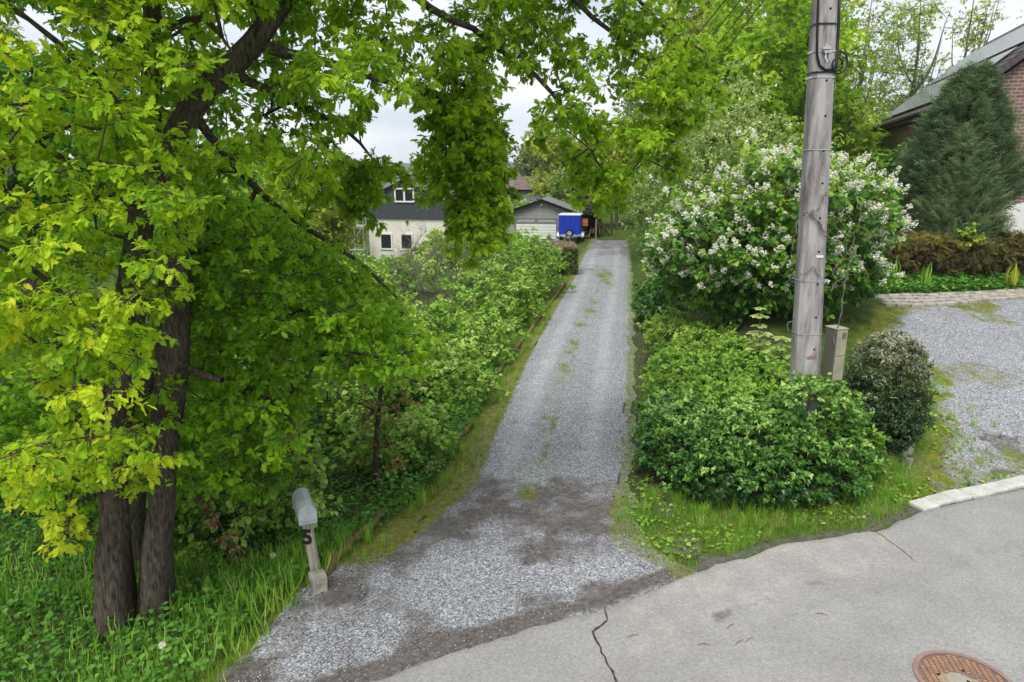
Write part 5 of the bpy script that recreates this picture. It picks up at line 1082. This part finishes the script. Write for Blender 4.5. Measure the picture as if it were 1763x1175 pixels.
# understorey along the wood edge and garden bank (right)
for l,b,bl,n,m,s in (('dense leafy undergrowth behind the lilac, left of the pole',(12.5,32.5),[(0,0,2.2,3.4,1.6,2.4)],230,L_bush,.18),('dense leafy undergrowth beside the far corner of the brick house',(17.5,31),[(0,0,2.0,3.2,1.6,2.2)],210,L_lilac,.18),('rounded undergrowth at the wood edge beyond the drive',(12.0,46),[(0,0,1.8,3.0,2,2.0)],180,L_pale,.2)):
    shrub('wood_shrub',l,b,bl,n,m,s,TV,.6,6,6,height_tint=.3)
# --- grass, ground cover, moss
def blades(name,P,s0,s1,m,lean=.35,rnd=None,tm=TB):
    n=len(P); a=rng.random(n)*6.28; D=np.stack([np.cos(a)*lean,np.sin(a)*lean,np.ones(n)],1)+rng.normal(0,.2,(n,3)); Nn=np.stack([-np.cos(a),-np.sin(a),.3+0*a],1)
    return stuff(scatter(name,P,D,Nn,s0+(s1-s0)*rng.random(n)**1.5,tm,m,None,rnd))
def field(n,x0,x1,y0,y1,keep,clump=1.2,thr=.35):
    q=np.column_stack([rng.uniform(x0,x1,n),rng.uniform(y0,y1,n)]); k=keep(q[:,0],q[:,1])&(fbm(q[:,0]*clump,q[:,1]*clump,101)+.25*rng.random(n)>thr); q=q[k]; return np.column_stack([q,T(q[:,0],q[:,1])])
nl=lambda x,y:(xl(y)-x>.05)&(y-yr(x)>.05)
P=field(60000,-9.5,-2.0,4.6,9.2,lambda x,y:nl(x,y)&(rng.random(len(x))<ss(7.6,6.0,y+.35*(x+5))*.9+.12),1.1,.46); blades('grass',P,.05,.2,L_grass,.6,.42+.5*(fbm(P[:,0]*.9,P[:,1]*.9,111)-.5)*2+rng.normal(0,.18,len(P)))
P=field(6000,-9.5,-2.2,4.8,8.3,lambda x,y:nl(x,y),.9,.56); blades('grass',P,.16,.36,L_grass,.8,.6+rng.normal(0,.18,len(P)),TB2)
P=field(60000,-13,-.4,4.8,17,lambda x,y:(xl(y)-x>.35)&(y-yr(x)>.3),.9,.25); P[:,2]+=.03+.26*rng.random(len(P))*(.4+fbm(P[:,0],P[:,1],120)); stuff(scatter('ground_ivy',P,rng.normal(size=P.shape)*np.array((1,1,.35)),np.array((0,0,1))+rng.normal(0,.45,P.shape),.055*(1+.5*rng.random(len(P))),TVW,L_cover,None,.45+.5*(fbm(P[:,0]*.8,P[:,1]*.8,121)-.5)+rng.normal(0,.2,len(P))))
P=field(26000,-6,6,7.5,45,lambda x,y:(xl(y)-x>.08)&(xl(y)-x<1.7),1.5,.22); blades('grass',P,.07,.24,L_grass,.6,.5+rng.normal(0,.2,len(P)))
P=field(22000,-4,3,7.2,24,lambda x,y:(xl(y)-x>-.42)&(xl(y)-x<.3),2.5,.42); P[:,2]+=.01; blades('mossy_grass',P,.03,.10,L_mossg,.7)
rvk=lambda x,y:(x-xr(y)>-.12)&(y-yr(x)>.08)&(y-yr(x)<2.2)&(sdf(yard,x,y)>-.1+.5*rng.random(len(x)))
P=field(46000,1.4,8.5,7.4,12.2,rvk,1.6,.44); blades('grass',P,.04,.15,L_grass,.7,.5+rng.normal(0,.2,len(P)))
def tufts(n,x0,x1,y0,y1,keep,m,s0,s1,tint=.5):
    q=np.column_stack([rng.uniform(x0,x1,n*4),rng.uniform(y0,y1,n*4)]); q=q[keep(q[:,0],q[:,1])][:n]; k=34; h=rng.uniform(.6,1.3,len(q)); a=rng.random((len(q),k))*6.28; rr=np.abs(rng.normal(0,.05,(len(q),k)))
    x=q[:,:1]+np.cos(a)*rr; y=q[:,1:]+np.sin(a)*rr; D=np.stack([np.cos(a)*rr*9,np.sin(a)*rr*9,np.ones_like(a)],-1)+rng.normal(0,.12,(len(q),k,3)); Nn=np.stack([-np.cos(a),-np.sin(a),.3+0*a],-1)
    s=(s0+(s1-s0)*rng.random((len(q),k)))*h[:,None]; P=np.column_stack([x.ravel(),y.ravel(),T(x.ravel(),y.ravel())])
    stuff(scatter('grass',P,D.reshape(-1,3),Nn.reshape(-1,3),s.ravel(),TB,m,None,np.repeat(tint+rng.normal(0,.18,len(q)),k)+rng.normal(0,.1,len(P))))
tufts(330,1.5,8.2,7.4,12,lambda x,y:rvk(x,y)&(fbm(x*1.3,y*1.3,141)>.47),L_grass,.05,.19)
tufts(260,-4,3,7.4,26,lambda x,y:(xl(y)-x>-.12)&(xl(y)-x<.5),L_grass,.08,.26)
tufts(420,-9,-2.2,4.8,8.8,lambda x,y:nl(x,y)&(fbm(x*.8,y*.8,142)>.5),L_grass,.08,.30)
tufts(120,5.8,9.5,10,17,lambda x,y:(sdf(yard,x,y)<1)&(sdf(yard,x,y)>-1.2)&(y-yr(x)>.3),L_herb,.05,.16)
# broad leaved weeds in the verges
P=field(9000,1.6,9.5,7.6,14,lambda x,y:(x-xr(y)>0)&(y-yr(x)>.25)&(sdf(yard,x,y)>-.3),1.4,.56); P[:,2]+=.02+.05*rng.random(len(P)); stuff(scatter('verge_weeds',P,rng.normal(size=P.shape)*np.array((1,1,.3)),np.array((0,0,1))+rng.normal(0,.35,P.shape),.035+.04*rng.random(len(P)),TVW,L_herb))
P=field(20000,1.2,9,7.4,12.5,lambda x,y:(x-xr(y)>-.35)&(y-yr(x)>.12)&(y-yr(x)<2.6)&(sdf(yard,x,y)>-.5*rng.random(len(x))),2.2,.45); P[:,2]+=.01; blades('mossy_grass',P,.03,.09,L_mossg,.7)
P=field(16000,1.8,6,9,34,lambda x,y:(x-xr(y)>-.25)&(x-xr(y)<.4),1.8,.35); P[:,2]+=.01; blades('grass',P,.05,.22,L_herb,.6)
P=field(9000,5.6,12,10,19.5,lambda x,y:(np.abs(sdf(yard,x,y))<.9)|((sdf(yard,x,y)<0)&(fbm(x*.7+3,y*.9,21)>.66)),2.0,.45); blades('mossy_grass',P,.025,.09,L_mossg,.8)
P=[]
for (a,b,w,h) in CM:
    c=G(a,b,.015); hw=abs(G(a+w,b)[0]-c[0]); hh=abs(G(a,b-h)[1]-c[1]); n=int(90+900*hw*hh); P.append(c+rng.normal(0,.6,(n,3))*np.array((hw,hh,0)))
P=np.concatenate(P); blades('grass',P,.035,.12,L_grass,.7,.6+rng.normal(0,.2,len(P)))
P=field(16000,7,16,53,78,lambda x,y:x-xr(y)>-3,.6,.2); blades('grass',P,.1,.28,L_lime,.6)
# loose stones of the gravel
def t_stone():
    V=np.array([(1,0,0),(0,1,0),(-1,0,0),(0,-1,0),(.1,.1,.7),(.0,-.1,-.6)],float); return V*np.array((.55,.42,.6)),np.array([[0,1,4],[1,2,4],[2,3,4],[3,0,4],[1,0,5],[2,1,5],[3,2,5],[0,3,5]])
M_st=leafmat('loose_gravel',[(0,(.10,.10,.115)),(.5,(.27,.28,.31)),(.85,(.40,.42,.45)),(1,(.50,.51,.52))],0,.85,.15,1.05)
q=np.column_stack([rng.uniform(-3,2.6,60000),5.2+9*rng.random(60000)**1.3]); de_=q[:,1]-yr(q[:,0]); k=(q[:,0]>xl(q[:,1])+.03)&(q[:,0]<xr(q[:,1])-.05)&(de_>-.06)&(rng.random(len(q))<ss(14.,9.5,q[:,1])*.9+.02)&(fbm(q[:,0]*1.4,q[:,1]*1.4,131)>.42)&(sdf(pg([(640,935),(700,880),(760,850),(830,822),(900,840),(960,815),(1050,825),(1075,850),(1072,905),(1000,925),(900,930),(800,925),(735,945),(690,965)]),q[:,0],q[:,1])>.05)&((de_>.3)|(rng.random(len(q))<.35)); q=q[k]
P=np.column_stack([q,np.full(len(q),.018)]); stuff(scatter('loose_gravel',P,rng.normal(size=P.shape),np.array((0,0,1))+rng.normal(0,.3,P.shape),.009+.016*rng.random(len(P))**2,t_stone(),M_st))
q=inp(yard,9000); q[:,2]+=.01; stuff(scatter('loose_gravel',q,rng.normal(size=q.shape),np.array((0,0,1))+rng.normal(0,.3,q.shape),.014+.02*rng.random(len(q)),t_stone(),M_st))
# spilled stones on the asphalt edge
q=np.column_stack([rng.uniform(-1,6,1100),np.zeros(1100)]); q[:,1]=yr(q[:,0])-np.abs(rng.normal(0,.28,1100)); P=np.column_stack([q,np.full(1100,.035)]); stuff(scatter('loose_gravel',P,rng.normal(size=P.shape),np.array((0,0,1))+rng.normal(0,.3,P.shape),.004+.012*rng.random(1100)**3,t_stone(),M_st))
# fallen leaf litter in the verges and along the drive edges
P=field(5200,-7,8.5,5,14,lambda x,y:((xl(y)-x>-.3)|(x-xr(y)>-.2))&(y-yr(x)>.05),1.1,.5); P[:,2]+=.02; stuff(scatter('leaf_litter',P,rng.normal(size=P.shape)*np.array((1,1,.2)),np.array((0,0,1))+rng.normal(0,.4,P.shape),.025+.04*rng.random(len(P)),TV,L_dead))
# dandelion clocks and twigs
for k,(a,b,l) in enumerate(((284,1143,'white dandelion clock in the grass in front of the oaks'),(473,985,'white dandelion clock in the ground ivy left of the mailbox'),(550,775,'white dandelion clock in the shade of the low oak boughs'))):
    p=GT(a,b); p[2]+=.22; d=thing('dandelion',l,'flower',p-np.array((0,0,.25))); MB().tube([(0,0,0),(.01,0,.25)],.004,5).build('stem',M_galv if False else M_log,d); n=160; u=unit(rng.normal(size=(n,3))); scatter('seed_head',p+u*.02,u,np.roll(u,1,1)+.1,.03,TF,L_white,d)
for k,(a,b,an,l) in enumerate(((1213,1110,.0,'short dry twig on the asphalt left of the others'),(1273,1106,.6,'tiny dry twig beside another on the asphalt, left one'),(1291,1101,.6,'tiny dry twig beside another on the asphalt, right one'),(1415,1058,-.3,'crooked dry twig on the asphalt farthest up the road'),(1258,1078,.7,'thin dry twig on the asphalt above the short pair'),(1090,1095,.3,'brown leaf scrap on the asphalt beside the long crack'))):
    p=G(a,b,.04); d=np.array((math.cos(an),math.sin(an),0))*.07; tag(MB().tube([V3(p-d),V3(p+np.array((0,.012,.004))),V3(p+d)],[.0025,.004,.002],5).build('twig',M_log),l,'twig','dry twigs on the road')
# thin spring haze over the whole place
hz_=MB().box((0,150,16),(7400,7800,60)).build('haze',bpy.data.materials.new('haze_air')); hz_['kind']='stuff'
hm=hz_.data.materials[0]; hm.use_nodes=True; t=hm.node_tree; t.nodes.remove(t.nodes['Principled BSDF']); pv=N(t,'ShaderNodeVolumePrincipled'); pv.inputs['Color'].default_value=(.86,.92,1,1); pv.inputs['Density'].default_value=.00028
t.links.new(pv.outputs[0],t.nodes['Material Output'].inputs['Volume'])
